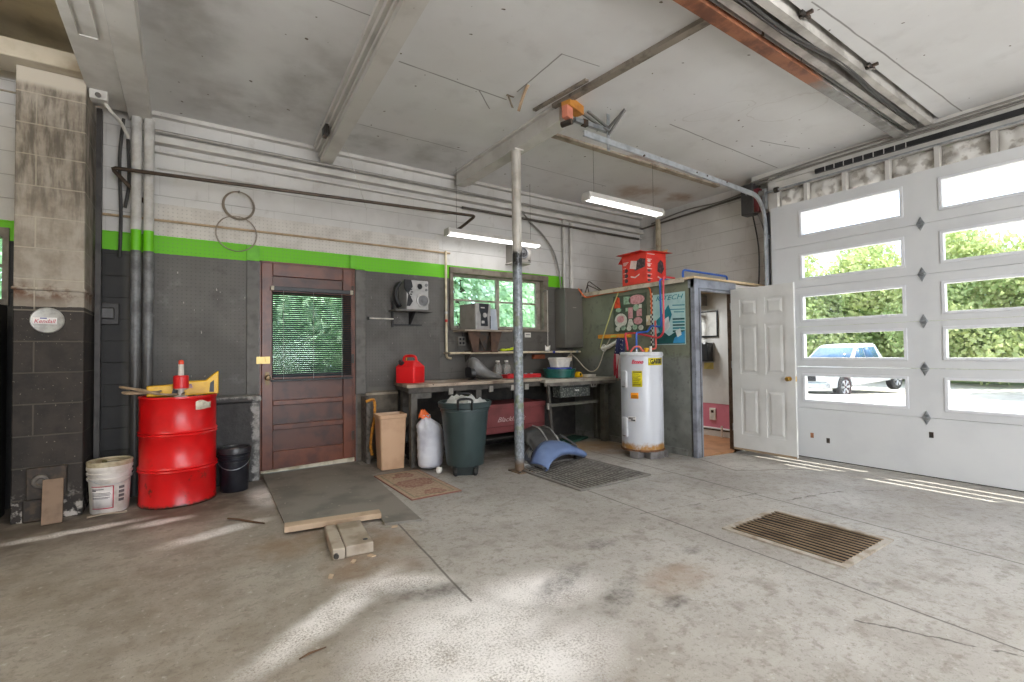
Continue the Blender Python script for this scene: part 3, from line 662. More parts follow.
for a0, a1, z0, z1 in ((205, 272, .222, .228), (205, 272, .045, .051), (269, 272, .045, .228)): cyl_patch(.1274, .1394, .265, a0, a1, z0, z1).build('label_border', m_lred, bk, solid=.0006)
for z0, a1, hh in ((.200, 245, .007), (.188, 222, .010), (.170, 262, .005), (.160, 264, .005), (.150, 262, .005), (.134, 262, .006), (.126, 256, .004)): cyl_patch(.1274, .1394, .265, 208, a1, z0, z0 + hh).build('label_line', m_lgray, bk, solid=.0006)
for i in range(4): cyl_patch(.1274, .1394, .265, 286, 304, .09 + i * .034, .09 + i * .034 + .022).build('pictogram', m_lgray, bk, solid=.0006)
b = MB().tube([(.155 * cos(a), .155 * sin(a), .30 - .06 * sin(pi * k / 20)) for k, a in enumerate([radians(195 + 150 * k / 20) for k in range(21)])], .0022, 6)
b.build('wire_handle', m_steel, bk)
MB().lathe([(0, .0), (.018, 0), (.018, .06), (0, .06)], 12, RM(-.03, .06, .35, rx=.3)).build('contents', M('olive_grease', C(104, 96, 60), .4), bk)

bb = T('bucket', 'black lidded bucket with wire handle between the drum and the door', 'bucket', (.40, 5.30, 0), radians(-10))
m_bkb = M('navy_black_plastic', C(24, 25, 32), .35, c2=C(34, 35, 42))
MB().lathe([(0, 0), (.112, 0), (.116, .006), (.126, .28), (.135, .283), (.136, .296), (.127, .30), (.128, .325), (.137, .328), (.138, .34), (.129, .345), (.13, .37), (0, .37)], 40).build('body', m_bkb, bb)
MB().lathe([(.134, .355), (.141, .36), (.142, .395), (.137, .405), (.122, .405), (.118, .393), (0, .393)], 40).build('lid', M('black_lid', C(40, 40, 44), .35, c2=C(90, 88, 86), lo=.55, hi=.75), bb)
MB().tube([(.14 * cos(a), .14 * sin(a), .30 - .085 * sin(pi * k / 20)) for k, a in enumerate([radians(190 + 160 * k / 20) for k in range(21)])], .0028, 6).build('wire_handle', m_steel, bb)
MB().box(-.03, -.05, .393, .04, -.02, .397).build('sticker', M('faded_white_sticker', C(170, 166, 160), .6), bb)

sg = T('round_sign', 'silver oval sign with red lettering on the dark block pillar', 'sign', (-.893, 5.20, 1.565))
MB().lathe([(0, 0), (.095, 0), (.102, .006), (.102, .014), (.095, .02), (.085, .018), (0, .018)], 36, RM(0, .02, 0, rx=pi / 2)).build('disc', M('worn_aluminium', C(176, 174, 168), .4, .35, c2=C(142, 140, 136), scale=12), sg)
MB().box(-.085, -.002, -.032, .058, .006, .022).build('label', M('sign_white', C(232, 228, 226), .5), sg, bevel=.004)
text('Kendall', .042, (-.014, -.0035, -.008), FACE_Y, M('sign_red', C(196, 40, 66), .5), sg, shear=.25, width=.125)
MB().box(-.04, -.004, .012, -.0, -.001, .020).build('blue_mark', M('sign_blue', C(36, 40, 130), .5), sg)

jb = T('junction_box', 'rusty steel junction box with a round fitting low on the pillar', 'box', (-.88, 5.20, .305))
m_rbox = M('rusty_box_steel', C(54, 48, 43), .6, .2, c2=C(78, 64, 52), scale=18)
MB().box(-.115, -.035, -.125, .115, .02, .115).build('body', m_rbox, jb, bevel=.006)
MB().lathe([(.022, .0), (.05, 0), (.056, .01), (.05, .024), (.03, .026), (.022, .016)], 24, RM(-.03, -.034, .012, rx=pi / 2)).build('round_fitting', M('worn_ring', C(104, 97, 90), .5, .2, c2=C(70, 64, 58)), jb)
MB().lathe([(0, .0), (.023, 0), (.02, .012), (0, .012)], 16, RM(-.03, -.034, .012, rx=pi / 2)).build('core', m_rbox, jb)
MB().box(-.14, -.015, -.30, -.02, .02, -.125).build('lower_mount', m_rbox, jb, bevel=.01)

bd = T('board', 'short brown board leaning on the junction box', 'board', (-.83, 5.06, 0), radians(4))
MB().box(-.06, -.012, 0, .06, .012, .335, RM(0, 0, .003, rx=radians(-13))).build('plank', M('brown_board', C(124, 100, 78), .6, c2=C(102, 80, 60), spots=C(190, 180, 168), sscale=16, slo=.68), bd, bevel=.003)
sp = T('scrap_strip', 'pale flat strip lying on the floor before the white bucket', 'strip', (-.505, 5.085, .004), radians(6))
MB().grid(lambda i, j: (-.125 + .25 * i / 10, -.022 + .044 * j + .012 * sin(i * .3), .003 + .004 * sin(i * .5)), 11, 2).build('strip_body', M('pale_strip', C(168, 152, 136), .6), sp, solid=.006)
sk = T('stick', 'thin brown stick lying on the floor left of the ramp board', 'stick', (.40, 4.21, .0), radians(-53))
MB().tube([(-.19, 0, .012), (-.1, .008, .013), (0, .0, .012), (.1, -.006, .014), (.17, .004, .011)], [.007, .008, .009, .008, .005], 7).build('twig', M('bark_brown', C(92, 66, 46), .8), sk)
# surface box in the dark alcove, thin pipe
ab = T('outlet_box', 'dark square outlet box in the black alcove beside the pillar', 'outlet', (-.59, 5.80, 1.67))
MB().box(-.075, -.05, -.1, .09, 0, .1).build('box', M('soot_box', C(48, 45, 43), .5, c2=C(62, 58, 54)), ab, bevel=.006)
MB().box(-.055, -.085, -.05, .06, -.05, .055).build('hood', M('soot_hood', C(76, 74, 73), .4, c2=C(60, 58, 56)), ab, bevel=.012)

# pair of vertical ducts painted white, green and grey
def duct_mat(sx):
    t = NT('duct_paint'); x, y, z = t.sep(); nz = t.noise(7, 6, .65); f = t.noise(30, 4)
    up = t.mix(t.ramp(nz, .4, .7), C(196, 194, 190), C(168, 164, 158)); lo = t.mix(t.ramp(nz, .38, .62), C(120, 121, 122), C(84, 84, 84))
    lo = t.mix(t.ramp(z, 1.55, 1.0), lo, C(72, 70, 68))
    zz = t.math('ADD', z, t.math('MULTIPLY', f, .012))
    c = t.mix(t.math('GREATER_THAN', zz, 2.26), lo, C(104, 190, 12)); c = t.mix(t.math('GREATER_THAN', zz, 2.452), c, up)
    return t.fin(c, .42, bump=nz, bs=.1)
m_duct = duct_mat(0)
for x0, lab in ((-.372, 'left one of two vertical round ducts painted white over green over grey'), (-.278, 'right one of two vertical round ducts painted white over green over grey')):
    d = T('round_duct', lab, 'pipe', (x0, 5.64, 0), group='twin round ducts'); MB().cyl((0, 0, 0), (0, 0, 3.5), .041, 20).build('duct_tube', m_duct, d)
    MB().lathe([(.042, 2.98), (.045, 2.985), (.045, 2.995), (.042, 3.0)], 20, caps=False).build('strap', m_dsteel, d)

q = T('wall_rod', 'white rod on dark brackets on the grey wall left of the speaker shelf', 'rod', (1.84, 5.785, 1.70)); MB().cyl((0, -.03, 0), (.30, -.03, 0), .009, 10).build('rod', M('white_plastic', C(228, 222, 212), .4), q)
MB().box(.285, -.035, -.10, .30, 0, .22).build('bracket', m_black, q); MB().box(-.01, -.035, -.02, .0, 0, .02).build('bracket', m_black, q)
q = T('wall_rail', 'thin dark rail on the grey wall under the speaker shelf', 'rail', (2.12, 5.785, 1.625)); MB().box(0, -.025, 0, .40, 0, .014).build('rail', m_black, q)
q = T('twig', 'dark thin twig lying on the pale dusty floor patch', 'twig', (.455, 2.205, .006), radians(12)); MB().tube([(-.055, 0, 0), (-.01, .004, .002), (.06, -.002, 0)], [.003, .005, .002], 6).build('stem', M('bark_brown', C(92, 66, 46)), q)
for k, (x0, y0, lab) in enumerate(((1.28, 3.45, 'pale wood chip on the floor right of the cracked block'), (.86, 3.02, 'pale wood chip on the floor in front of the cracked block'), (.98, 3.04, 'second pale wood chip before the cracked block'), (1.33, 3.58, 'larger wood chip at the plywood corner'), (.70, 2.9, 'small wood chip left of the cracked block'))):
    q = T('wood_chip', lab, 'chip', (x0, y0, .001), k * 1.1, 'wood chips around the cracked block'); MB().prism([(-.025, -.01), (.02, -.014), (.028, .008), (-.012, .014)], 0, .008, 'z').build('chip', M('light_pine', C(188, 164, 138), .6, c2=C(164, 140, 114), scale=4), q)

# ------------------------------------------------------------------ floor things in front of the door
m_ply = M('grimy_plywood', C(128, 122, 113), .62, c2=C(106, 101, 94), scale=3, spots=C(160, 150, 138), sscale=20, slo=.68, bump=.1)
rp = T('ramp_board', 'large grey plywood sheet on the floor before the brown door', 'board', (0, 0, 0))
MB().prism([(.69, 5.70), (1.675, 5.74), (1.49, 3.44), (1.235, 3.52), (1.26, 3.80), (.62, 3.86)], .002, .02, 'z').build('sheet', m_ply, rp)
pk = T('plank', 'light pine plank along the front edge of the plywood sheet', 'plank', (.925, 3.735, .02), atan2(-.105, .66))
MB().box(-.335, -.05, 0, .335, .05, .042).build('timber', M('light_pine', C(188, 164, 138), .6, c2=C(164, 140, 114), scale=4), pk, bevel=.004)
bk2 = T('wood_block', 'cracked weathered wood block lying against the pine plank', 'block', (.91, 3.345, 0), radians(-7))
for x0, x1, dy in ((-.12, -.045, 0), (-.041, .13, .012)):
    b = MB().box(x0, -.25 + dy, 0, x1, .225 + dy * .3, .07); b.build('timber', m_greywood, bk2, bevel=.008)
MB().cyl((.09, -.17, .069), (.09, -.17, .0715), .016, 12).build('bolt_hole', m_black, bk2)
MB().cyl((-.10, -.27, .03), (-.10, -.24, .03), .016, 10).build('bolt', m_dsteel, bk2)
# small rug
t = NT('worn_rug'); x, y, z = t.sep(); F = t.flat(); nz = t.noise(34, 5, .65, vec=F)
J = t.vm('ADD', F, t.vm('SCALE', t.vm('SUBTRACT', t.noise(9, 5, color=True, vec=F), (.5, .5, .5)), .22))
cc = t.mix(t.ramp(nz, .4, .66), C(176, 152, 128), C(150, 126, 104))
med = t.mx(t.blob(J, (0, .0), .30, .20), t.blob(J, (.0, .33), .16, .13), t.blob(J, (.02, -.36), .15, .12))
cc = t.mix(t.math('MULTIPLY', t.ramp(med, .30, .42), t.ramp(nz, .35, .6, .25, .8)), cc, C(130, 78, 70))
cc = t.mix(t.math('MULTIPLY', t.ramp(med, .78, .86), .3), cc, C(168, 136, 112))
ax = t.math('ABSOLUTE', x); ay = t.math('ABSOLUTE', y)
edge = t.mx(t.ramp(ax, .232, .238), t.ramp(ay, .49, .496)); cc = t.mix(edge, cc, C(134, 86, 76))
inner = t.math('MULTIPLY', t.math('LESS_THAN', ax, .2), t.math('LESS_THAN', ay, .45)); line = t.mx(t.math('MULTIPLY', t.math('GREATER_THAN', ax, .185), t.math('LESS_THAN', ay, .45)), t.math('MULTIPLY', t.math('GREATER_THAN', ay, .43), t.math('LESS_THAN', ax, .2)))
cc = t.mix(t.math('MULTIPLY', t.math('MULTIPLY', inner, line), .6), cc, C(110, 116, 92))
m_rug = t.fin(cc, .95, bump=nz, bs=.5)
rg = T('rug', 'small worn red and beige patterned rug beside the plywood sheet', 'rug', (1.875, 4.475, .001), radians(0))
MB().box(-.245, -.505, 0, .245, .505, .008).build('pile', m_rug, rg, bevel=.003)
t = T('support_post', 'round steel post with a white upper part holding the beam', 'post', (2.985, 4.28, 0))
tt = NT('post_paint'); x, y, z = tt.sep(); nz = tt.noise(26, 5, .7); n2 = tt.noise(5, 5)
lo = tt.mix(tt.ramp(nz, .4, .62), C(146, 152, 158), C(112, 116, 120)); lo = tt.mix(tt.math('MULTIPLY', tt.ramp(n2, .52, .62), .7), lo, C(120, 128, 92))
lo = tt.mix(tt.math('MULTIPLY', tt.ramp(tt.noise(50, 3), .64, .7), .7), lo, C(92, 66, 50)); up = tt.mix(tt.ramp(n2, .4, .7), C(204, 199, 190), C(176, 169, 158))
c = tt.mix(tt.math('GREATER_THAN', tt.math('ADD', z, tt.math('MULTIPLY', n2, .2)), 2.42), lo, up)
c = tt.mix(tt.math('MULTIPLY', tt.ramp(tt.math('ABSOLUTE', tt.math('SUBTRACT', z, 2.28)), .12, .05), tt.ramp(nz, .3, .5)), c, C(44, 42, 40))
c = tt.mix(tt.ramp(z, .16, .06), c, C(112, 92, 74))
MB().cyl((0, 0, .008), (0, 0, 3.46), .052, 24).build('tube', tt.fin(c, .38, .15, bump=nz, bs=.1), t)
MB().box(-.09, -.13, 0, .09, .09, .009).build('base_plate', M('rusty_plate', C(118, 98, 78), .6, .3, c2=C(86, 70, 56)), t)
MB().box(-.06, -.06, 3.46, .06, .06, 3.47).build('cap_plate', m_white, t)
for a, b_ in ((-.065, -.1), (.06, -.1)): MB().cyl((a, b_, .009), (a, b_, .022), .012, 6).build('bolt', m_dsteel, t)

q = T('rope', 'orange-yellow braided rope hanging beside the brown door jamb', 'rope', (1.79, 5.585, .72)); MB().tube(smoothpts([(-.05, .0, .0), (.03, -.01, .02), (.05, -.01, -.03), (.045, -.02, -.18), (.02, -.01, -.34), (.0, -.015, -.5), (.015, -.02, -.62)], 6), [.014 + .004 * (k % 2) for k in range(37)], 8).build('strand', M('orange_rope', C(206, 140, 44), .7, c2=C(160, 100, 36), scale=30), q)
# ------------------------------------------------------------------ bins and sack by the bench
m_beige = M('beige_plastic', C(196, 160, 128), .45, c2=C(180, 144, 112), scale=4)
wbn = T('waste_bin', 'beige rectangular waste bin by the left bench leg', 'bin', (1.92, 5.28, 0), radians(-4))
b = MB()
def rr(hx, hy, r, z, n=5):
    out = []
    for cx_, cy_, a0 in ((hx - r, hy - r, 0), (-hx + r, hy - r, 90), (-hx + r, -hy + r, 180), (hx - r, -hy + r, 270)):
        for k in range(n): a = radians(a0 + 90 * k / (n - 1)); out.append((cx_ + r * cos(a), cy_ + r * sin(a), z))
    return out
def loft(rings, cap0=True, cap1=True):
    mb = MB(); n = len(rings[0]); v = [p for r in rings for p in r]; fs = []
    for i in range(len(rings) - 1):
        for k in range(n): j = (k + 1) % n; fs.append((i * n + k, i * n + j, (i + 1) * n + j, (i + 1) * n + k))
    if cap0: fs.append(tuple(range(n - 1, -1, -1)))
    if cap1: fs.append(tuple((len(rings) - 1) * n + k for k in range(n)))
    return mb.add(v, fs)
loft([rr(.128, .10, .02, 0), rr(.150, .12, .025, .555), rr(.157, .127, .03, .56), rr(.159, .129, .03, .60), rr(.152, .122, .025, .603), rr(.144, .112, .022, .55), rr(.12, .095, .02, .01)]).build('body', m_beige, wbn, smooth=35)
m_sack = M('white_woven_sack', C(206, 206, 212), .6, c2=C(180, 180, 190), scale=5, bump=.1)
sc = T('sack', 'full white woven sack with an orange top beneath the bench', 'sack', (2.26, 4.96, 0), radians(15))
def sackf(i, j):
    a = 2 * pi * i / 40; v = j / 26; z = .60 * v
    prof_ = [(0, .02), (.02, .10), (.08, .142), (.25, .155), (.5, .158), (.70, .152), (.82, .125), (.89, .075), (.93, .05), (1.0, .06)]
    for (z0, r0_), (z1, r1_) in zip(prof_, prof_[1:]):
        if z0 <= v <= z1: r = r0_ + (r1_ - r0_) * (v - z0) / (z1 - z0); break
    r *= 1 + .06 * mnoise.noise(Vector((cos(a) * 1.5, sin(a) * 1.5, z * 6))) + (.10 * sin(a * 7 + z * 9) if v > .74 else .018 * sin(z * 70 + cos(a) * 3))
    return (r * cos(a) - .24 * max(0, v - .68), r * sin(a) * .82, z)
MB().grid(sackf, 40, 27, closed_u=True).build('body', m_sack, sc, smooth=60)
MB().grid(lambda i, j: ((.075 + .012 * (j == 1)) * cos(2 * pi * i / 20) * (1 - .22 * j) - .078 - .008 * j, (.055) * sin(2 * pi * i / 20) * (1 - .25 * j), .570 + .028 * j + .012 * sin(i * 1.9)), 20, 4, closed_u=True).build('orange_top', M('orange_film', C(232, 104, 34), .45), sc)
bs_ = T('bag', 'black plastic bag slumped behind the bench leg', 'bag', (2.20, 5.37, 0))
MB().grid(lambda i, j: ((.10 * sin(pi * (j + .3) / 12.6)) * (1 + .25 * sin(5 * i * 2 * pi / 24 + j)) * cos(2 * pi * i / 24), (.10 * sin(pi * (j + .3) / 12.6)) * (1 + .2 * sin(4 * i * 2 * pi / 24)) * sin(2 * pi * i / 24), .48 * j / 12), 24, 13, closed_u=True).build('bag_film', M('black_film', C(22, 22, 22), .3, c2=C(150, 148, 146), lo=.66, hi=.74), bs_)

m_can = M('dark_green_plastic', C(52, 66, 66), .42, c2=C(44, 56, 57), scale=4, spots=C(92, 100, 98), sscale=24, slo=.72)
tc_ = T('trash_can', 'large dark green wheeled trash can full of grey rubbish', 'bin', (2.50, 4.60, 0), radians(-28))
MB().lathe([(0, .09), (.195, .09), (.20, .10), (.252, .66), (.262, .665), (.262, .69), (.282, .70), (.288, .745), (.28, .757), (.268, .757), (.262, .70), (.25, .66), (.22, .4), (0, .4)], 44).build('body', m_can, tc_)
loft([rr(.13, .165, .05, .0), rr(.14, .175, .05, .10)]).build('base', M('darker_green_plastic', C(30, 38, 38), .5), tc_)
for s_ in (-1, 1):
    MB().lathe([(0, 0), (.038, 0), (.042, .008), (.042, .024), (.038, .032), (0, .032)], 20, RM(s_ * .10 + .016, -.185, .042, ry=-pi / 2)).build('wheel', m_rub, tc_)
    b = MB().tube(smoothpts([(-.07, s_ * .272, .69), (-.07, s_ * .31, .74), (-.06, s_ * .325, .80), (.06, s_ * .325, .80), (.07, s_ * .31, .74), (.07, s_ * .272, .69)], 5), .0125, 8)
    b.build('handle', m_black, tc_)
b = MB().grid(lambda i, j: ((.02 + .23 * j / 9) * cos(2 * pi * i / 40), (.02 + .23 * j / 9) * sin(2 * pi * i / 40), .80 - .10 * (j / 9) ** 2 + .075 * mnoise.noise(Vector((cos(2 * pi * i / 40) * j * .45, sin(2 * pi * i / 40) * j * .45, 1.3)))), 40, 10, closed_u=True)
b.build('rubbish', M('grey_paper_rubbish', C(186, 186, 182), .7, c2=C(150, 150, 146), scale=8, bump=.3), tc_, smooth=30)
pc = T('crumpled_paper', 'small crumpled white paper beside the trash can wheel', 'paper', (2.235, 4.69, .0))
MB().grid(lambda i, j: tuple(Vector((sin(pi * j / 7) * cos(2 * pi * i / 10), sin(pi * j / 7) * sin(2 * pi * i / 10) * .7, 1 - cos(pi * j / 7))) * .035 * (1 + .35 * mnoise.noise(Vector((i * 1.3, j * 1.7, 2))))), 10, 8, closed_u=True).build('wad', M('white_paper', C(220, 216, 208), .7), pc, smooth=0)

# ------------------------------------------------------------------ workbench and what stands on it
m_btop = M('worn_bench_top', C(168, 150, 132), .5, c2=C(112, 92, 76), scale=5, spots=C(76, 64, 56), sscale=18, slo=.64)
m_bapron = M('greasy_apron', C(84, 78, 71), .6, c2=C(58, 53, 48), scale=9)
m_bleg = M('grey_bench_steel', C(92, 88, 82), .5, .2, c2=C(66, 62, 57), scale=10)
wk = T('workbench', 'long low workbench under the window with a brown top and dark apron', 'workbench', (0, 0, 0))
MB().prism([(2.03, 5.06), (3.90, 5.06), (3.90, 5.765), (2.14, 5.765)], .888, .925, 'z').build('top', m_btop, wk, bevel=.004)
b = MB().box(2.06, 5.09, .825, 3.90, 5.12, .888).prism([(2.06, 5.12), (2.10, 5.12), (2.20, 5.74), (2.16, 5.74)], .835, .888, 'z'); b.build('apron', m_bapron, wk, bevel=.003)
for x0, y0 in ((2.095, 5.10), (2.20, 5.62), (2.93, 5.10), (2.93, 5.62)): MB().box(x0, y0, 0, x0 + .075, y0 + .075, .84).build('leg', m_bleg, wk, bevel=.004)
MB().box(2.1, 5.12, .76, 2.35, 5.16, .83).build('brace', m_bleg, wk); MB().box(2.16, 5.13, .38, 2.93, 5.17, .44).build('rail', m_bapron, wk)
MB().box(2.9, 5.16, .175, 3.9, 5.70, .20).build('lower_shelf', M('dark_shelf', C(44, 40, 36), .7), wk)
MB().box(2.2, 5.755, .0, 3.90, 5.785, .86).build('back_panel', M('dark_panel', C(40, 37, 34), .75, c2=C(56, 51, 46)), wk)  # near-black sheet across the wall under the bench
for x0 in (2.55, 3.1, 3.42, 3.64): MB().box(x0, 5.07, .79, x0 + .055, 5.095, .86).build('clip', M('pale_block', C(150, 146, 138), .6), wk)
wk2 = T('workbench', 'lighter grey workbench end beside the water heater', 'workbench', (0, 0, 0))
MB().box(3.92, 5.755, .0, 5.09, 5.785, .86).build('back_panel', M('dark_panel', C(40, 37, 34), .75, c2=C(56, 51, 46)), wk2)
MB().prism([(3.905, 4.985), (5.095, 4.885), (5.095, 5.755), (3.905, 5.755)], .865, .905, 'z').build('top', M('grey_bench_top', C(172, 164, 150), .5, c2=C(140, 131, 118), scale=6), wk2, bevel=.003)
MB().prism([(3.905, 4.99), (5.095, 4.89), (5.095, 4.92), (3.905, 5.02)], .82, .865, 'z').build('apron', M('grey_apron', C(120, 114, 106), .6, c2=C(92, 86, 79)), wk2)
MB().box(4.92, 4.945, 0, 5.00, 5.025, .80).build('leg', M('olive_post', C(96, 94, 84), .55, c2=C(78, 75, 66)), wk2, bevel=.004)
MB().box(5.02, 5.2, 0, 5.09, 5.27, .80).build('leg', M('olive_post', C(96, 94, 84)), wk2)
MB().tube([(3.95, 4.99, .84), (3.98, 4.985, .4), (4.02, 4.98, .0)], .024, 4).build('leg', m_bleg, wk2)
MB().box(3.985, 5.0, .545, 4.86, 5.06, .585).build('stretcher', M('olive_post', C(96, 94, 84)), wk2)
MB().box(3.93, 4.975, .52, 3.99, 5.0, .60).build('bracket', M('pale_block', C(150, 146, 138)), wk2)
ph = T('radio_unit', 'dark speckled control unit mounted beneath the grey bench end', 'box', (4.385, 4.945, .72))
MB().box(-.265, 0, -.06, .265, .16, .10).build('case', M('speckled_case', C(58, 62, 58), .5, c2=C(112, 114, 108), scale=40, lo=.5, hi=.58), ph, bevel=.004)
for x0 in (.0, .04): MB().lathe([(0, 0), (.013, 0), (.011, .018), (0, .02)], 12, RM(x0, 0, .03, rx=pi / 2)).build('knob', m_white, ph)
MB().box(-.22, -.004, .07, .22, 0, .09).build('face_strip', m_black, ph)
tp = T('power_strip', 'pale plug block mounted beside the control unit under the bench', 'outlet', (4.73, 4.955, .805))
MB().box(-.05, 0, -.03, .06, .04, .03).build('case', M('pale_block', C(150, 146, 138)), tp, bevel=.004)
for x0 in (-.02, .025): MB().box(x0 - .012, -.004, -.012, x0 + .012, 0, .012).build('socket', m_dsteel, tp)

mc = T('tool_chest', 'maroon metal chest with white script lettering under the workbench', 'chest', (3.52, 5.185, .20))
m_mar = M('maroon_paint', C(122, 60, 60), .5, c2=C(100, 46, 46), scale=4, spots=C(160, 90, 84), sscale=20, slo=.70)
MB().box(-.56, 0, .045, .52, .5, .40).build('body', m_mar, mc, bevel=.008)
MB().box(-.57, -.008, .35, .53, .5, .415).build('lid', m_mar, mc, bevel=.006)
MB().box(-.55, -.006, .125, .51, 0, .135).build('crease', M('maroon_dark', C(98, 36, 36), .5), mc)
for x0 in (-.5, .42): MB().box(x0, .02, 0, x0 + .06, .45, .045).build('foot', m_black, mc)
text('Blackhawk', .085, (-.03, -.004, .215), FACE_Y, M('script_white', C(196, 170, 166), .5), mc, shear=.45, width=.44)

m_rcan = M('red_jerrycan', C(226, 30, 34), .4, c2=C(206, 22, 26), scale=3)
gc = T('fuel_can', 'red plastic fuel can with a black spout on the bench corner', 'can', (2.235, 5.46, .925), radians(33))
g0 = .112; g1 = .13
loft([rr(g0, g1, .022, 0), rr(g0 + .004, g1 + .004, .025, .012), rr(g0 + .004, g1 + .004, .025, .19), rr(g0 - .008, g1 - .006, .025, .205), rr(g0 - .05, g1 - .045, .02, .255), rr(g0 - .062, g1 - .055, .018, .262)]).build('body', m_rcan, gc, smooth=30)
MB().tube(smoothpts([(.0, -.09, .24), (.0, -.075, .30), (.0, -.03, .318), (.0, .05, .315), (.0, .085, .30), (.0, .10, .235)], 6), .0155, 8).build('handle', m_rcan, gc)
MB().lathe([(0, 0), (.03, 0), (.03, .03), (.022, .035), (.018, .06), (0, .06)], 16, RM(-.075, .06, .225, ry=radians(-60), rz=0)).build('spout', m_black, gc)
MB().tube([(.0, .05, .33), (.012, .06, .29), (.014, .07, .25)], .006, 6).build('strap', M('yellow_plastic', C(232, 192, 20)), gc)
ppr = T('paper_sheet', 'pale crumpled paper lying on the bench beside the fuel can', 'paper', (2.55, 5.40, .926), radians(-6))
MB().grid(lambda i, j: (-.14 + .28 * i / 8, -.12 + .24 * j / 6, .004 + .004 * sin(i * 1.1) * cos(j * 1.3)), 9, 7).build('sheet', M('greyish_paper', C(206, 198, 188), .7), ppr, solid=.002)

st_ = T('motorcycle_seat', 'grey vinyl motorcycle seat standing on the workbench', 'seat', (3.02, 5.42, .925), radians(-4))
def seat_ring(s_):
    prof_ = [(0.0, .055, .275, .06), (.04, .06, .295, .085), (.09, .045, .285, .10), (.15, .02, .21, .12), (.22, .008, .14, .13), (.30, .0, .095, .12), (.38, .0, .06, .09), (.44, .0, .042, .06), (.47, .0, .03, .035)]
    x0, zb, zt, hw = prof_[s_]
    out = []
    for k in range(16):
        a = 2 * pi * k / 16; cy_ = cos(a); sz = sin(a); out.append((x0, hw * math.copysign(abs(cy_) ** .6, cy_), (zb + zt) / 2 + (zt - zb) / 2 * math.copysign(abs(sz) ** .7, sz)))
    return out
loft([seat_ring(i) for i in range(9)]).build('cushion', M('grey_vinyl', C(122, 121, 119), .38, c2=C(106, 105, 103), scale=3), st_, smooth=60, sub=1)
loft([[(x_, y_ * 1.02, .015 + (z_ - .015) * .55) for x_, y_, z_ in [(-.02 + 0 * p[0], p[1], p[2]) for p in seat_ring(2)]], [(.03, p[1], p[2] * .7) for p in seat_ring(3)]]).build('seat_pan', m_black, st_, smooth=50)
MB().box(.0, -.06, 0, .42, .06, .012).build('base', m_black, st_, bevel=.004)

rt = T('tool_tray', 'red plastic tool tray lying on the workbench behind the post', 'tray', (3.80, 5.38, .925), radians(-2))
b = MB().box(-.27, -.08, 0, .27, .08, .022).box(-.27, -.08, .022, .27, -.07, .05).box(-.27, .07, .022, .27, .08, .05).box(-.27, -.07, .022, -.26, .07, .05).box(.26, -.07, .022, .27, .07, .05)
b.build('tray_body', M('red_tray', C(206, 44, 48), .4, c2=C(184, 34, 40)), rt, bevel=.004)
for i, (x0, r0_) in enumerate(((-.2, .028), (-.13, .024), (-.05, .022), (.06, .02), (.15, .02))): MB().lathe([(r0_ * .6, .022), (r0_, .022), (r0_, .062), (r0_ * .6, .062)], 16, cx=x0, cy=-.02).build('socket', M('red_tray', C(206, 44, 48)) if i < 2 else m_steel, rt)
for x0, lab in ((3.56, 'left clear plastic bottle'), (3.70, 'right clear plastic bottle')):
    q = T('clear_bottle', lab + ' standing on the bench behind the red tray', 'bottle', (x0, 5.60, .90), group='clear bottles behind the red tray')
    loft([rr(.05, .04, .012, 0), rr(.052, .042, .012, .16), rr(.045, .035, .012, .20), rr(.025, .025, .012, .215), rr(.025, .025, .012, .24)]).build('body', M('clear_plastic', C(176, 174, 168), .15, c2=C(150, 148, 142), Alpha=.45), q, smooth=40)
    MB().lathe([(0, .24), (.028, .24), (.028, .262), (0, .264)], 14).build('cap', M('white_plastic', C(228, 222, 212)), q)
pn = T('plastic_tub', 'dark teal round tub holding blue and white lids on the grey bench end', 'tub', (4.42, 5.32, .905))
MB().lathe([(0, 0), (.20, 0), (.212, .01), (.222, .105), (.232, .11), (.232, .128), (.215, .128), (.2, .02), (0, .02)], 36).build('body', M('teal_plastic', C(30, 92, 84), .4, c2=C(22, 74, 68)), pn)
MB().lathe([(0, .115), (.17, .115), (.175, .12), (.175, .145), (0, .15)], 32).build('blue_lid', M('blue_lid', C(48, 70, 160), .4), pn)
wc = T('white_container', 'white plastic container resting on the teal tub', 'container', (4.42, 5.31, 1.056))
loft([rr(.115, .085, .025, 0), rr(.135, .10, .03, .10)]).build('body', M('white_plastic', C(228, 222, 212)), wc, smooth=40)
loft([rr(.142, .107, .03, .10), rr(.144, .109, .03, .128), rr(.13, .095, .03, .135)]).build('lid', M('off_white_lid', C(214, 208, 198), .4), wc, smooth=40)
yc = T('tape_measure', 'yellow hand tool lying on the grey bench end', 'tool', (4.70, 5.22, .905), radians(20))
MB().prism([(-.08, 0), (.07, 0), (.07, .03), (.02, .07), (-.04, .08), (-.08, .05)], -.03, .03).build('case', m_yel, yc, bevel=.01)
MB().cyl((-.01, -.034, .04), (-.01, .034, .04), .02, 14).build('button', m_black, yc)
ws = T('serving_tray', 'small white tray beside the yellow tool on the bench', 'tray', (4.86, 5.18, .905))
loft([rr(.075, .055, .012, 0), rr(.085, .065, .014, .035), rr(.075, .055, .012, .035), rr(.068, .05, .01, .008)]).build('body', M('white_plastic', C(228, 222, 212)), ws)

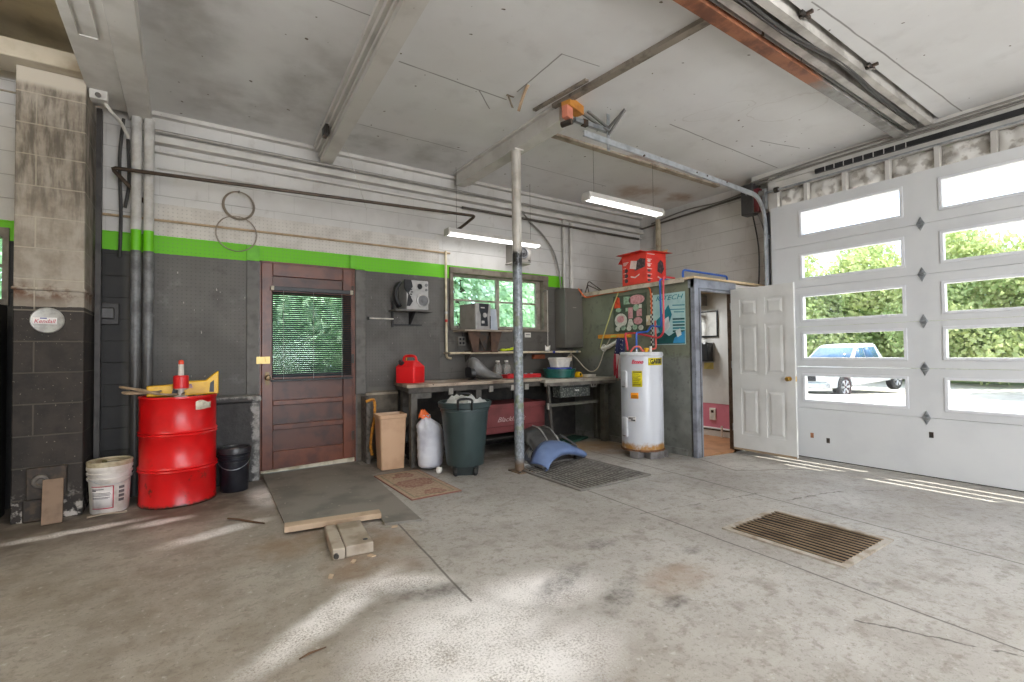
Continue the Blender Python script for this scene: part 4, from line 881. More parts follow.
# shelf with conduit over the bench and its things
sf = T('wall_shelf', 'narrow cream-edged shelf along the wall above the workbench', 'shelf', (2.84, 5.62, 1.262))
MB().box(0, .01, 0, 2.25, .18, .02).build('board', m_greywood, sf)
MB().cyl((0, 0, .008), (2.25, 0, .008), .0155, 12).build('front_pipe', m_cream, sf)
for x0 in (.32, 1.25, 2.05): MB().prism([(.0, 0), (.17, 0), (.17, -.12)], x0, x0 + .02, 'x').build('bracket', m_trimgray, sf)
for x0 in (1.70, 2.16): MB().cyl((x0, 0, .008), (x0 + .04, 0, .008), .02, 12).build('blue_fitting' if x0 < 2 else 'coupling', M('blue_fitting', C(44, 58, 150), .4) if x0 < 2 else m_steel, sf)
sb = T('spray_bottle', 'small clear spray bottle standing on the narrow shelf', 'bottle', (3.515, 5.66, 1.282))
MB().lathe([(0, 0), (.03, 0), (.032, .005), (.032, .085), (.012, .105), (.011, .12), (0, .12)], 16).build('body', M('hazy_plastic', C(176, 184, 190), .25, Alpha=.7), sb)
MB().box(-.012, -.03, .12, .012, .012, .145).lathe([(0, .12), (.014, .12), (.014, .135), (0, .135)], 10).build('nozzle', M('white_plastic', C(228, 222, 212)), sb)
gl = T('glove', 'bright lime yellow glove lying on the narrow shelf', 'glove', (3.76, 5.665, 1.284), radians(8))
m_lime = M('lime_rubber', C(206, 224, 30), .5)
MB().ball((-.07, 0, .022), .06, .04, .02, 14).ball((.02, 0, .026), .05, .035, .018, 12).build('palm', m_lime, gl)
for y0, dz, ln in ((-.03, .0, .09), (-.01, .012, .10), (.012, .01, .095), (.032, .0, .075)): MB().tube([(.04, y0 * .8, .026), (.09, y0, .036 + dz), (.05 + ln, y0 * 1.1, .038 + dz)], [.012, .011, .008], 8).build('finger', m_lime, gl)
ro = T('outlet_box', 'grey four-socket outlet box below the window shelf', 'outlet', (3.09, 5.80, 1.43))
MB().box(-.055, -.05, -.06, .055, 0, .06).build('box', M('grey_metal', C(138, 134, 128), .5, .2), ro, bevel=.006)
for x0 in (-.024, .024):
    for z0 in (-.026, .026): MB().box(x0 - .015, -.054, z0 - .017, x0 + .015, -.05, z0 + .017).build('socket', m_black, ro, bevel=.003)
MB().tube(smoothpts([(.02, -.03, .06), (.01, -.03, .13), (-.04, -.02, .17), (-.05, -.01, .20)], 4), .006, 6).build('cord', m_black, ro)
no = T('wall_note', 'small white card on the wall below the window', 'card', (4.215, 5.797, 1.525)); MB().box(-.055, -.006, -.035, .055, 0, .035).build('card', M('white_paper', C(220, 216, 208)), no)
MB().box(-.04, -.008, .0, .04, -.006, .012).build('print', M('label_ink', C(104, 98, 100)), no)
so2 = T('outlet_box', 'cream outlet box under the electrical panel', 'outlet', (4.98, 5.80, 1.195)); MB().box(-.06, -.05, -.07, .06, 0, .07).build('box', m_cream, so2, bevel=.006)
for z0 in (-.03, .03): MB().box(-.03, -.054, z0 - .02, .03, -.05, z0 + .02).build('socket', M('ivory_socket', C(176, 166, 146), .5), so2, bevel=.003)
MB().tube(smoothpts([(5.0, 5.74, 1.24), (5.02, 5.62, 1.16), (5.03, 5.45, 1.02), (5.04, 5.32, .97), (5.045, 5.2, 1.02), (5.05, 5.12, 1.15), (5.06, 5.06, 1.3), (5.06, 4.95, 1.45)], 6), .008, 6).build('cord', M('cream_cord', C(206, 196, 176), .5), None)
bpy.data.objects['cord.001' if 'cord.001' in bpy.data.objects else 'cord'].name = 'extension_cord'
tag(bpy.data.objects['extension_cord'], 'cream extension cord sagging between outlet box and green partition', 'cord')
or_ = T('orange_box', 'orange flat box on the wall under the narrow shelf', 'box', (4.38, 5.74, 1.20)); MB().box(-.10, -.02, -.03, .10, .05, .035).build('body', M('burnt_orange', C(140, 72, 40), .5), or_, bevel=.004)

# hi-fi speakers, radio
m_silver = M('silver_plastic', C(182, 180, 178), .35, .2, c2=C(166, 164, 162)); m_scone = M('grey_cone', C(122, 122, 124), .45)
hsf = T('speaker_shelf', 'small dark bracket shelf holding the silver speaker', 'shelf', (2.33, 5.785, 1.80))
MB().box(-.24, -.24, -.012, .26, 0, .008).build('board', m_trimgray, hsf); MB().prism([(0, -.012), (-.17, -.012), (0, -.17)], .02, .045, 'x').build('bracket', m_black, hsf)
spk = T('speaker', 'silver hi-fi speaker with black side wing on the bracket shelf', 'speaker', (2.36, 5.66, 1.808), radians(4))
MB().box(-.14, -.11, 0, .155, .11, .36).build('cabinet', m_silver, spk, bevel=.008)
def driver(par, x, z, r, y=-.11, cone=m_scone, ring=m_silver):
    MB().lathe([(r * 1.32, 0), (r * 1.3, .012), (r * 1.05, .016), (r, .006)], 28, RM(x, y, z, rx=pi / 2), caps=False).build('driver_ring', ring, par, solid=.002)
    MB().lathe([(r, .006), (r * .55, .001), (r * .4, .006), (r * .2, .014), (0, .016)], 28, RM(x, y, z, rx=pi / 2)).build('cone', cone, par)
driver(spk, .075, .115, .065); driver(spk, .03, .285, .035, cone=m_black)
MB().lathe([(0, 0), (.02, 0), (.02, .008), (0, .008)], 14, RM(.125, -.11, .31, rx=pi / 2)).build('tweeter', m_scone, spk); MB().lathe([(0, 0), (.016, 0), (.016, .008), (0, .008)], 14, RM(.125, -.11, .25, rx=pi / 2)).build('tweeter', m_scone, spk)
b = MB().prism([(-.17, .36), (-.08, .36), (-.06, .28), (-.115, .2), (-.06, .1), (-.1, .04), (-.14, .04), (-.12, .18), (-.17, .26)], -.116, -.10); b.build('side_wing', m_black, spk)
b = MB().grid(lambda i, j: (-.17 - .10 * sin(pi * (i + 1) / 12) * (1 - .25 * j), -.08 + .12 * j, .03 + .30 * i / 10), 11, 2); b.build('wing_shell', m_black, spk, solid=.03)
for i in range(5): MB().box(-.085 - .012 * abs(i - 2), -.120, .15 + i * .028, -.06 - .012 * abs(i - 2), -.112, .163 + i * .028).build('vent', m_black, spk)
rsf = T('radio_shelf', 'wooden shelf on two brown brackets across the window sill', 'shelf', (3.35, 5.80, 1.565))
MB().box(-.37, -.34, -.012, .36, 0, .008).build('board', m_greywood, rsf)
m_brk = M('brown_bracket', C(96, 70, 54), .6, c2=C(70, 50, 38))
for x0, lean in ((-.25, .12), (.10, -.10)): MB().prism([(x0 - .01, -.012), (x0 + .17, -.012), (x0 + .11 + lean * .3, -.29), (x0 + .03 + lean * .3, -.29)], -.22, -.20).build('bracket', m_brk, rsf)
MB().box(-.2, -.2, -.29, .22, -.0, -.27).build('ledger', m_brk, rsf); MB().prism([(-.10, -.012), (.12, -.012), (.01, -.27)], -.18, -.17).build('gusset', m_dsteel, rsf)
rd = T('stereo', 'silver compact stereo with dark controls on the window shelf', 'radio', (3.25, 5.61, 1.573), radians(13))
MB().box(-.13, -.09, 0, .13, .21, .345).build('cabinet', M('grey_stereo_case', C(138, 134, 128), .45, c2=C(122, 118, 112)), rd, bevel=.006)
MB().box(-.13, -.115, 0, .14, -.09, .35).build('front', M('silver_plastic', C(182, 180, 178)), rd, bevel=.006)
b = MB().prism([(-.075, .345), (.10, .345), (.085, .25), (.07, .20), (.08, .05), (-.045, .05), (-.045, .2), (-.07, .26)], -.121, -.114); b.build('control_panel', M('stereo_dark', C(52, 54, 60), .3), rd)
MB().lathe([(0, 0), (.032, 0), (.03, .014), (0, .016)], 20, RM(.02, -.12, .195, rx=pi / 2)).build('volume_knob', M('pale_knob', C(210, 208, 204), .3), rd)
MB().box(-.035, -.124, .085, .015, -.119, .12).build('button', M('pale_knob', C(210, 208, 204)), rd); MB().box(-.05, -.124, .285, .02, -.119, .30).build('display', M('pale_knob', C(210, 208, 204)), rd)
MB().box(.12, -.118, .02, .135, -.114, .19).build('slot', m_black, rd)
ad = T('disc_sleeve', 'pale plastic case leaning beside the stereo on the window shelf', 'case', (3.53, 5.66, 1.573), radians(8)); MB().box(-.075, -.012, 0, .075, .012, .30, RM(0, 0, 0, rx=radians(-6))).build('case', M('pale_blue_case', C(176, 184, 196), .35, c2=C(196, 202, 208)), ad, bevel=.003)
hs2 = T('speaker', 'grey speaker mounted high on the wall above the window', 'speaker', (3.98, 5.68, 2.55), radians(0))
MB().box(-.135, -.115, 0, .135, .12, .275).build('cabinet', M('grey_stereo_case', C(138, 134, 128)), hs2, bevel=.006); MB().box(-.135, -.125, .002, .135, -.115, .273).build('baffle', M('grey_stereo_case', C(138, 134, 128)), hs2)
driver(hs2, .0, .13, .062, -.125, cone=m_black, ring=m_scone); driver(hs2, .0, .235, .022, -.125)
for x0, z0 in ((-.1, .03), (.1, .03), (-.1, .245), (.1, .245)): MB().cyl((x0, -.13, z0), (x0, -.124, z0), .014, 10).build('corner_cap', m_black, hs2)
MB().box(-.15, -.1, -.014, .16, .12, 0).build('bracket', m_white, hs2)

# electrical panel and pull cord
ep = T('electrical_panel', 'tall grey electrical panel on the wall beside the window', 'panel', (4.92, 5.79, 1.335))
m_pan = M('panel_grey', C(104, 101, 94), .45, .1, c2=C(94, 91, 84), scale=2)
MB().box(-.185, -.24, 0, .175, 0, .90).build('cabinet', m_pan, ep, bevel=.004)
MB().box(-.165, -.25, .03, .155, -.24, .83).build('door', m_pan, ep, bevel=.004)
MB().box(-.125, -.253, .10, .115, -.25, .72).build('door_panel', m_pan, ep, bevel=.003)
MB().box(-.04, -.256, .60, .03, -.25, .612).build('latch', M('pale_block', C(150, 146, 138)), ep)
cdp = T('light_pull', 'thin white pull cord with a paper tag hanging right of the window', 'cord', (4.36, 5.50, 1.31))
MB().tube([(0, 0, .03), (.002, 0, .4), (0, 0, .86)], .004, 5).build('cord', M('white_cord', C(206, 202, 194), .6), cdp)
MB().grid(lambda i, j: (-.05 + .1 * i / 4, .01 * sin(i * 2.0), -.03 + .075 * j + .015 * cos(i * 1.7)), 5, 2).build('paper_tag', M('white_paper', C(220, 216, 208)), cdp, solid=.004)
MB().tube([(0, 0, .86), (.06, .1, .87), (.12, .29, .875)], .009, 6).build('hook', m_dsteel, cdp)

# ------------------------------------------------------------------ green partition room in the corner
t = NT('olive_partition'); x, y, z = t.sep(); nz = t.noise(3, 6, .6); n2 = t.noise(14, 5)
up = t.mix(t.ramp(nz, .38, .66), C(122, 125, 106), C(108, 110, 92)); lo = t.mix(t.ramp(nz, .38, .62), C(124, 125, 119), C(104, 105, 99))
c = t.mix(t.ramp(t.math('ADD', z, t.math('MULTIPLY', nz, .15)), 1.2, 1.32), lo, up); c = t.mix(t.math('MULTIPLY', t.ramp(n2, .58, .66), .35), c, C(72, 70, 62))
m_olive = t.fin(c, .5, bump=nz, bs=.06)
m_iron = M('grey_painted_steel', C(146, 149, 158), .42, .25, c2=C(112, 114, 121), scale=6, spots=C(80, 74, 70), sscale=26, slo=.70)
b = MB().box(5.10, 3.66, -.03, 5.16, 5.80, 2.13); structure('wall_partition', b, m_olive)
b = MB().box(5.085, 3.72, -.02, 5.10, 5.75, .06); structure('baseboard_partition', b, M('scuffed_base', C(126, 126, 120), .6, c2=C(92, 90, 84)))
b = MB().box(5.09, 3.57, -.035, 5.172, 3.63, 2.14).box(5.198, 3.585, -.035, 5.238, 3.62, 2.02); structure('trim_30', b, m_iron, bevel=.004)
b = MB().box(5.172, 3.58, -.035, 5.20, 3.615, 2.03); structure('trim_31', b, m_black)  # black strip standing in for the dark gap between the posts
b = MB().box(5.09, 3.575, 2.03, 5.98, 3.665, 2.14).box(5.20, 3.59, 2.0, 5.92, 3.66, 2.03); structure('trim_32', b, m_iron, bevel=.004)
b = MB().box(5.905, 3.60, -.06, 5.945, 3.66, 2.03); structure('trim_33', b, M('brown_jamb', C(104, 84, 70), .55, c2=C(70, 54, 44)))
b = MB().box(5.935, 3.60, -.09, 6.50, 3.66, 2.13); structure('wall_partition_front', b, m_white)
m_deck = M('pale_plywood_deck', C(214, 190, 152), .6, c2=C(190, 164, 124), scale=3)
b = MB().box(5.06, 3.55, 2.14, 6.70, 5.79, 2.165); structure('ceiling_partition', b, m_deck)
b = MB().box(5.055, 3.70, 2.11, 5.075, 5.70, 2.16); structure('trim_34', b, M('whitewashed_edge', C(196, 186, 168), .6, c2=C(150, 138, 120)))
m_inner = M('inner_white_wall', C(206, 204, 200), .55, c2=C(188, 185, 180), scale=3)
b = MB().box(6.67, 3.66, .46, XR, 5.80, 2.13).box(5.16, 5.76, .0, 6.67, 5.80, 2.13); structure('wall_inner', b, m_inner)
m_pink = M('pink_foam_board', C(206, 120, 136), .6, c2=C(190, 104, 120), scale=4)
b = MB().box(6.675, 3.66, .06, XR, 5.80, .46); structure('wall_inner_lower', b, m_pink)
b = MB().box(6.60, 3.70, -.08, 6.675, 5.76, .10); structure('baseboard_right', b, m_white, bevel=.004)
b = MB().box(6.597, 3.72, .065, 6.60, 5.74, .085).box(6.597, 3.72, -.06, 6.60, 5.74, -.04); structure('trim_35', b, m_dsteel)
b = MB().box(5.17, 3.60, -.055, 6.60, 5.76, -.018); structure('floor_inner', b, M('brown_plank_floor', C(168, 122, 84), .5, c2=C(142, 98, 64), scale=5))
pf_ = T('picture_frame', 'black picture frame with blank pale sheet inside the small room', 'frame', (6.67, 4.43, 1.67))
b = MB().box(-.02, -.15, -.20, 0, -.13, .20).box(-.02, .13, -.20, 0, .15, .20).box(-.02, -.13, .18, 0, .13, .20).box(-.02, -.13, -.20, 0, .13, -.18); b.build('frame', m_black, pf_)
MB().box(-.008, -.13, -.18, -.002, .13, .18).build('sheet', M('pale_sheet', C(204, 202, 196), .6), pf_)
dpn = T('towel_dispenser', 'black and grey dispenser on the small room wall below the frame', 'dispenser', (6.668, 4.49, 1.24))
MB().box(-.16, -.13, -.14, -.02, .13, .14).build('cover', M('smoked_plastic', C(40, 40, 42), .2), dpn, bevel=.012); MB().box(-.03, -.135, -.145, 0, .135, .145).build('back_plate', M('grey_metal', C(138, 134, 128)), dpn)
yn = T('yellow_note', 'yellow paper note under the dispenser in the small room', 'note', (6.665, 4.45, 1.03)); MB().box(-.004, -.08, -.05, 0, .08, .05).build('paper', M('pale_yellow', C(220, 204, 120), .6), yn)
vp = T('vent_pipe', 'thin white pipe standing inside the small room doorway', 'pipe', (6.52, 4.55, 0)); MB().cyl((0, 0, 1.38), (0, 0, 1.86), .018, 12).build('tube', M('white_plastic', C(228, 222, 212)), vp); MB().cyl((0, -.02, 1.86), (0, .22, 1.875), .025, 12).build('elbow', m_cream, vp)
wx = T('wall_cabinet', 'grey box mounted near the small room ceiling', 'box', (6.67, 4.62, 2.02)); MB().box(-.22, -.16, -.07, 0, .2, .09).build('body', M('grey_metal', C(138, 134, 128)), wx, bevel=.006)
wq = T('water_pipe', 'short white standpipe against the pink board in the small room', 'pipe', (6.56, 4.19, -.05)); MB().cyl((0, 0, 0), (0, 0, .2), .014, 10).build('tube', M('white_plastic', C(228, 222, 212)), wq)
ow = T('outlet_plate', 'white wall plate on the pink board in the small room', 'outlet', (6.672, 4.40, .30)); MB().box(-.02, -.05, -.09, 0, .05, .09).build('plate', M('white_plastic', C(228, 222, 212)), ow, bevel=.004)
MB().box(-.024, -.02, .02, -.02, .02, .06).build('socket', m_dsteel, ow)
area('small_room_fill', (6.0, 4.8, 2.10), (0, 0, 0), .6, .12, 16, (.95, .98, 1))  # added area light that brightens the small room, no fixture behind it

# white six-panel door standing open
d2 = T('door_2', 'white six-panel door standing open beside the overhead door', None, (5.855, 3.565, -.015), kind='structure')
m_dw = M('white_door_paint', C(218, 217, 214), .4, c2=C(206, 205, 201), scale=3)
DWD = .775
b = MB(); px_ = [.0, .115, .35, .435, .67, DWD]; pz = [.03, .22, .80, .98, 1.60, 1.70, 1.92, 2.06]
# stiles, rails; panels sit recessed
for a, c_ in ((0, 1), (2, 3), (4, 5)): b.box(-.0175, -px_[c_], pz[0], .0175, -px_[a], pz[-1])
for a, c_ in ((0, 1), (2, 3), (4, 5), (6, 7)):
    for u0, u1 in ((1, 2), (3, 4)): b.box(-.0175, -px_[u1], pz[a], .0175, -px_[u0], pz[c_])
b.build('leaf', m_dw, d2, smooth=0)
for u0, u1 in ((1, 2), (3, 4)):
    for a, c_ in ((1, 2), (3, 4), (5, 6)):
        y0, y1, z0, z1 = -px_[u1], -px_[u0], pz[a], pz[c_]
        q = MB().box(-.008, y0, z0, .008, y1, z1)
        e1, e2 = .028, .055
        q.add([(-.008, y0 + e1, z0 + e1), (-.008, y1 - e1, z0 + e1), (-.008, y1 - e1, z1 - e1), (-.008, y0 + e1, z1 - e1), (-.0165, y0 + e2, z0 + e2), (-.0165, y1 - e2, z0 + e2), (-.0165, y1 - e2, z1 - e2), (-.0165, y0 + e2, z1 - e2)],
              [(4, 5, 6, 7), (0, 1, 5, 4), (1, 2, 6, 5), (2, 3, 7, 6), (3, 0, 4, 7)])
        q.build('panel', m_dw, d2, smooth=0)
MB().lathe([(0, 0), (.028, 0), (.028, .006), (.012, .012), (.012, .035), (.024, .042), (.028, .056), (.02, .068), (0, .07)], 18, RM(-.0175, -.71, .94, ry=-pi / 2)).build('door_knob', M('polished_brass', C(206, 166, 84), .25, .9), d2)
MB().box(-.012, -DWD - .002, .91, .012, -DWD, .97).build('latch_plate', M('polished_brass', C(206, 166, 84)), d2)
MB().box(-.018, -.77, .02, .018, 0, .045).build('bottom_edge', M('worn_bottom', C(160, 138, 112), .7), d2)
for z0 in (.25, 1.05, 1.80): MB().cyl((.0, .012, z0), (.0, .012, z0 + .09), .009, 10).build('hinge', m_steel, d2)

# water heater on blocks
wh = T('water_heater', 'tall white water heater with yellow labels on grey blocks', 'water heater', (4.66, 4.035, .09))
t = NT('heater_enamel'); x, y, z = t.sep(); nz = t.noise(12, 6, .65)
c = t.mix(t.ramp(t.noise(2, 3), .4, .7), C(206, 208, 214), C(196, 198, 204)); rs = t.math('MULTIPLY', t.ramp(t.math('ADD', z, t.math('MULTIPLY', nz, -.14)), .03, -.03), t.ramp(nz, .3, .5, .4, 1))
m_heat = t.fin(t.mix(rs, c, C(168, 122, 62)), .28, bump=None)
RH = .25
MB().lathe([(0, 0), (RH - .004, 0), (RH, .004), (RH, 1.15), (RH - .002, 1.158), (0, 1.165)], 56).build('tank', m_heat, wh)
MB().lathe([(RH - .01, -.012), (RH + .006, -.012), (RH + .008, .0), (RH + .003, .012)], 48, caps=False).build('rusted_base_ring', M('rust_ring', C(116, 76, 44), .7, c2=C(70, 48, 34), scale=20), wh, solid=.004)
MB().lathe([(RH + .001, 1.118), (RH + .005, 1.125), (RH + .005, 1.15), (RH - .004, 1.166)], 56, caps=False).build('top_cap_ring', M('cap_white', C(212, 213, 216), .35), wh, solid=.003)
def hp(a0, a1, z0, z1, name, mat, r=RH + .0015, n=8, solid=.001):
    A0, A1 = 221.7 + a0, 221.7 + a1
    return MB().grid(lambda i, j: (r * cos(radians(A0 + (A1 - A0) * i / n)), r * sin(radians(A0 + (A1 - A0) * i / n)), z0 + (z1 - z0) * j), n + 1, 2).build(name, mat, wh, solid=solid)
m_ylab = M('yellow_label', C(222, 206, 20), .45); m_olab = M('orange_label', C(238, 150, 24), .45)
hp(-27, .5, .755, .945, 'energy_label', m_ylab)
for i, (a1, zz) in enumerate(((-1, .925), (-8, .905), (-4, .88), (-10, .86), (-3, .845), (-6, .825), (-9, .80), (-4, .78))): hp(-24, a1, zz, zz + (.012 if i == 0 else .006), 'label_line', m_black, RH + .0025)
hp(-32, -10, .615, .685, 'orange_label', m_olab); hp(-28, -14, .645, .655, 'label_line', M('label_brown', C(168, 96, 20), .5), RH + .0025)
hp(17, 68, 1.01, 1.095, 'yellow_band', m_ylab)
hp(-42, -18, .34, .40, 'warning_label', M('label_white', C(224, 218, 216)))
for a0, a1, zz, hh in ((-40, -20, .385, .006), (-40, -26, .37, .01), (-32, -20, .352, .014)): hp(a0, a1, zz, zz + hh, 'label_line', m_black, RH + .0025)
def on_tank(body, ang, z, size, mat, shear=0, width=None, name='lettering'):
    a = radians(221.7 + ang); n = Vector((cos(a), sin(a), 0)); xd = Vector((-sin(a), cos(a), 0))
    f = Matrix((xd, Vector((0, 0, 1)), n)).transposed().to_4x4()
    return text(body, size, tuple(n * (RH + .004) + Vector((0, 0, z))), f, mat, wh, name, shear, bend=RH + .004, width=width, bold=.003)
on_tank('Econo', -12, 1.05, .06, M('script_red', C(206, 30, 70), .45), .3, .14, 'red_script')
on_tank('GARBE', 42, 1.053, .075, m_black, 0, .175)
for z0, z1 in ((.735, .945), (.145, .385)):
    a = radians(221.7 - 55); n = Vector((cos(a), sin(a), 0)); xd = Vector((-sin(a), cos(a), 0)); f = Matrix((xd, n, Vector((0, 0, 1)))).transposed().to_4x4(); f.translation = n * (RH - .012)
    q = loft([[f @ Vector((px2 * 1.0, py2, pz2)) for px2, py2, pz2 in ring] for ring in [[(x_, .0, (z0 + z1) / 2 + y_) for x_, y_, _ in rr(.055, (z1 - z0) / 2, .03, 0)], [(x_, .022, (z0 + z1) / 2 + y_) for x_, y_, _ in rr(.055, (z1 - z0) / 2, .03, 0)], [(x_, .03, (z0 + z1) / 2 + y_) for x_, y_, _ in rr(.046, (z1 - z0) / 2 - .01, .028, 0)]]])
    q.build('element_cover', M('cover_white', C(212, 213, 216), .3), wh, smooth=35)
    MB().box(-.03, .0, z0 + .015, .035, .033, z0 + .022, f).build('cover_slot', m_dsteel, wh)
for a0, mat_, nm in ((70, M('copper_red', C(206, 74, 66), .4), 'hot_stub'), (190, M('pex_blue', C(40, 96, 190), .4), 'cold_stub')):
    MB().cyl((.11 * cos(radians(a0)), .11 * sin(radians(a0)), 1.16), (.11 * cos(radians(a0)), .11 * sin(radians(a0)), 1.20), .017, 12).build(nm, m_steel, wh)
MB().lathe([(0, 1.16), (.02, 1.16), (.02, 1.19), (.032, 1.195), (.03, 1.215), (0, 1.22)], 12, cx=-.02, cy=-.1).build('yellow_valve', m_yel, wh)
MB().cyl((.10, -.06, 1.16), (.10, -.06, 1.235), .016, 12).build('white_stub', M('white_plastic', C(228, 222, 212)), wh)
MB().tube(smoothpts([(-.17, .02, 1.165), (-.15, -.02, 1.225), (-.09, -.05, 1.23), (-.05, -.07, 1.17)], 5), .011, 7).build('red_loop', M('pex_pink', C(224, 104, 92), .4), wh)
m_blk = M('grey_paver', C(116, 112, 110), .8, c2=C(88, 83, 80), scale=9, bump=.3)
for i, (x0, y0, rz) in enumerate(((4.50, 3.96, .1), (4.62, 3.83, -.2), (4.80, 3.90, -.9), (4.78, 4.15, .3))):
    q = T('paver_block', ['grey paver block under the left side of the water heater', 'grey paver block under the front of the water heater', 'grey paver block jutting out right of the water heater base', 'grey paver block at the back of the water heater'][i], 'block', (x0, y0, gz(x0) + .001), rz, 'blocks under the water heater')
    MB().box(-.10, -.06, 0, .10, .06, .081).build('block', m_blk, q, bevel=.005)

# PEX lines
m_pr = M('pex_red', C(206, 60, 70), .35); m_pb = M('pex_blue', C(40, 96, 190))
def pipe(name, pts, r, mat, label, cat='pipe', k=4, n=8):
    p0 = Vector(pts[0]); q = T(name, label, cat, tuple(p0))
    MB().tube(smoothpts([Vector(p) - p0 for p in pts], k), r, n).build('tube', mat, q); return q
def crisp(pts, e=.03):                                          # polyline with tight rounded corners
    P = [Vector(p) for p in pts]; out = [P[0]]
    for a, b_, c_ in zip(P, P[1:], P[2:]):
        d1_ = (a - b_).normalized(); d2_ = (c_ - b_).normalized()
        out += [b_ + d1_ * e, b_ + (d1_ + d2_) * e * .3, b_ + d2_ * e]
    return out + [P[-1]]
def pipe2(name, pts, r, mat, label, cat='pipe', e=.03, n=8):
    p0 = Vector(pts[0]); q = T(name, label, cat, tuple(p0)); MB().tube([p - p0 for p in crisp(pts, e)], r, n).build('tube', mat, q); return q
pipe2('water_line', [(5.22, 4.04, 2.185), (5.03, 4.03, 2.185), (5.03, 4.02, 1.57), (5.03, 4.18, 1.60), (5.03, 4.24, 1.52), (4.72, 4.16, 1.50), (4.72, 4.16, 1.28)], .0125, m_pb, 'blue plastic water line dropping to the water heater')
pipe2('water_line', [(5.22, 3.95, 2.20), (4.985, 3.94, 2.20), (4.985, 3.95, 1.50), (4.985, 4.02, 1.43), (4.985, 4.42, 1.51), (4.60, 4.24, 1.49), (4.56, 4.16, 1.28)], .0125, m_pr, 'red plastic water line dropping to the water heater')
pipe2('water_line', [(4.92, 3.66, 2.17), (4.93, 3.66, 2.25), (5.90, 3.66, 2.255), (5.90, 3.66, 2.17)][0:0] + [(5.12, 3.75, 2.167), (5.12, 3.75, 2.27), (6.02, 3.72, 2.255), (6.02, 3.72, 2.167)], .0125, m_pb, 'blue plastic water line looping above the small room roof')
pipe2('water_line', [(5.03, 4.115, 1.66), (5.03, 4.11, 1.30), (4.78, 4.12, 1.27)], .013, M('pex_pink', C(224, 104, 92)), 'short pink water line beside the checkered strip')
# poster, sticker board, level, strip and switch on the partition
po = T('poster', 'pale blue poster with teal shapes and lettering on the partition', 'poster', (5.098, 3.955, 1.675))
m_pb1 = M('poster_pale', C(176, 208, 206), .4, c2=C(160, 196, 196)); m_teal = M('poster_teal', C(30, 128, 140), .4); m_dteal = M('poster_deep', C(22, 84, 84), .4); m_sky = M('poster_blue', C(60, 150, 200), .4); m_pw = M('poster_white', C(220, 224, 220), .4)
MB().box(-.004, -.245, -.33, 0, .245, .325).build('sheet', m_pb1, po)
text('R-TECH', .085, (-.006, 0, .265), FACE_X, m_teal, po, shear=.35, width=.42)
def poly_x(pts, mat, name, d=-.006, par=po): MB().prism([(-a, b_) for a, b_ in pts], d, d + .002, 'x').build(name, mat, par)     # (right, up) on a sheet facing -X
for i, (a, b0, w, h_) in enumerate(((.06, .16, .18, .012), (.02, .11, .22, .010), (.08, .075, .15, .012))): poly_x([(a, b0), (a + w, b0 - .01), (a + w, b0 - .01 + h_), (a, b0 + h_)], m_teal, 'stripe')
for i in range(5): poly_x([(.06, -.02 - i * .038), (.235, -.025 - i * .038), (.235, -.003 - i * .038), (.06, .002 - i * .038)], m_dteal if i % 2 == 0 else m_teal, 'stripe')
poly_x([(-.235, -.32), (.235, -.32), (.235, -.22), (.1, -.17), (.0, -.22), (-.1, -.15), (-.235, -.2)], m_dteal, 'teal_shape', -.0055); poly_x([(.06, -.31), (.235, -.31), (.235, -.16), (.15, -.2), (.08, -.25)], m_sky, 'blue_shape', -.007)
poly_x([(-.2, -.02), (-.08, .08), (.0, .18), (.05, .05), (-.02, -.12), (-.14, -.18)], m_teal, 'teal_shape', -.0065); poly_x([(-.06, .0), (.0, .03), (.02, -.1), (-.05, -.17), (-.09, -.1)], m_pw, 'white_shape', -.0085); poly_x([(.10, -.16), (.17, -.13), (.19, -.21), (.13, -.24)], m_pw, 'white_shape', -.0085)
ck = T('checkered_strip', 'black and white checkered tape strip along the poster edge', 'strip', (5.099, 4.225, 1.68))
MB().box(-.004, -.022, -.34, 0, .022, .38).build('tape', M('strip_white', C(224, 222, 214), .5), ck)
b = MB()
for i in range(24):
    for j in (0, 1):
        if (i + j) % 2: b.box(-.0052, -.022 + j * .022, -.34 + i * .03, -.004, j * .022, -.31 + i * .03)
b.build('checks', m_black, ck, smooth=0)
sbd = T('sticker_board', 'dark green board covered in pink and white stickers on the partition', 'board', (5.098, 4.60, 1.80))
MB().box(-.012, -.29, -.27, 0, .30, .25).build('board', M('board_green', C(70, 80, 62), .5, c2=C(52, 60, 48)), sbd)
m_sp = M('sticker_pink', C(204, 152, 154), .5, c2=C(178, 116, 122), scale=30); m_sw = M('sticker_white', C(206, 204, 192), .5, c2=C(170, 172, 158), scale=26); m_sg = M('sticker_pale_green', C(158, 184, 158), .5, c2=C(120, 146, 118), scale=22); m_so = M('sticker_orange', C(226, 76, 36), .5, c2=C(190, 60, 30), scale=20)
def ell(cx_, cy_, rx, ry, n=20): return [(cx_ + rx * cos(2 * pi * k / n), cy_ + ry * sin(2 * pi * k / n)) for k in range(n)]
def st_p(pts, mat, d=-.015): MB().prism([(-a, b_) for a, b_ in pts], d, -.012, 'x').build('sticker', mat, sbd)
st_p([(-.28, .08), (-.16, .08), (-.18, .22), (-.22, .24), (-.26, .2)], m_so); st_p(ell(-.16, -.10, .115, .10), m_sw); st_p(ell(-.16, -.08, .07, .05), m_sp, -.018)
st_p(ell(.13, .17, .14, .065), m_sp); st_p([(-.10, .12), (.02, .12), (.02, .22), (-.10, .23)], m_sg); st_p([(-.02, -.08), (.06, -.08), (.06, .07), (-.02, .07)], m_sp); st_p(ell(.12, .06, .05, .045), m_sg)
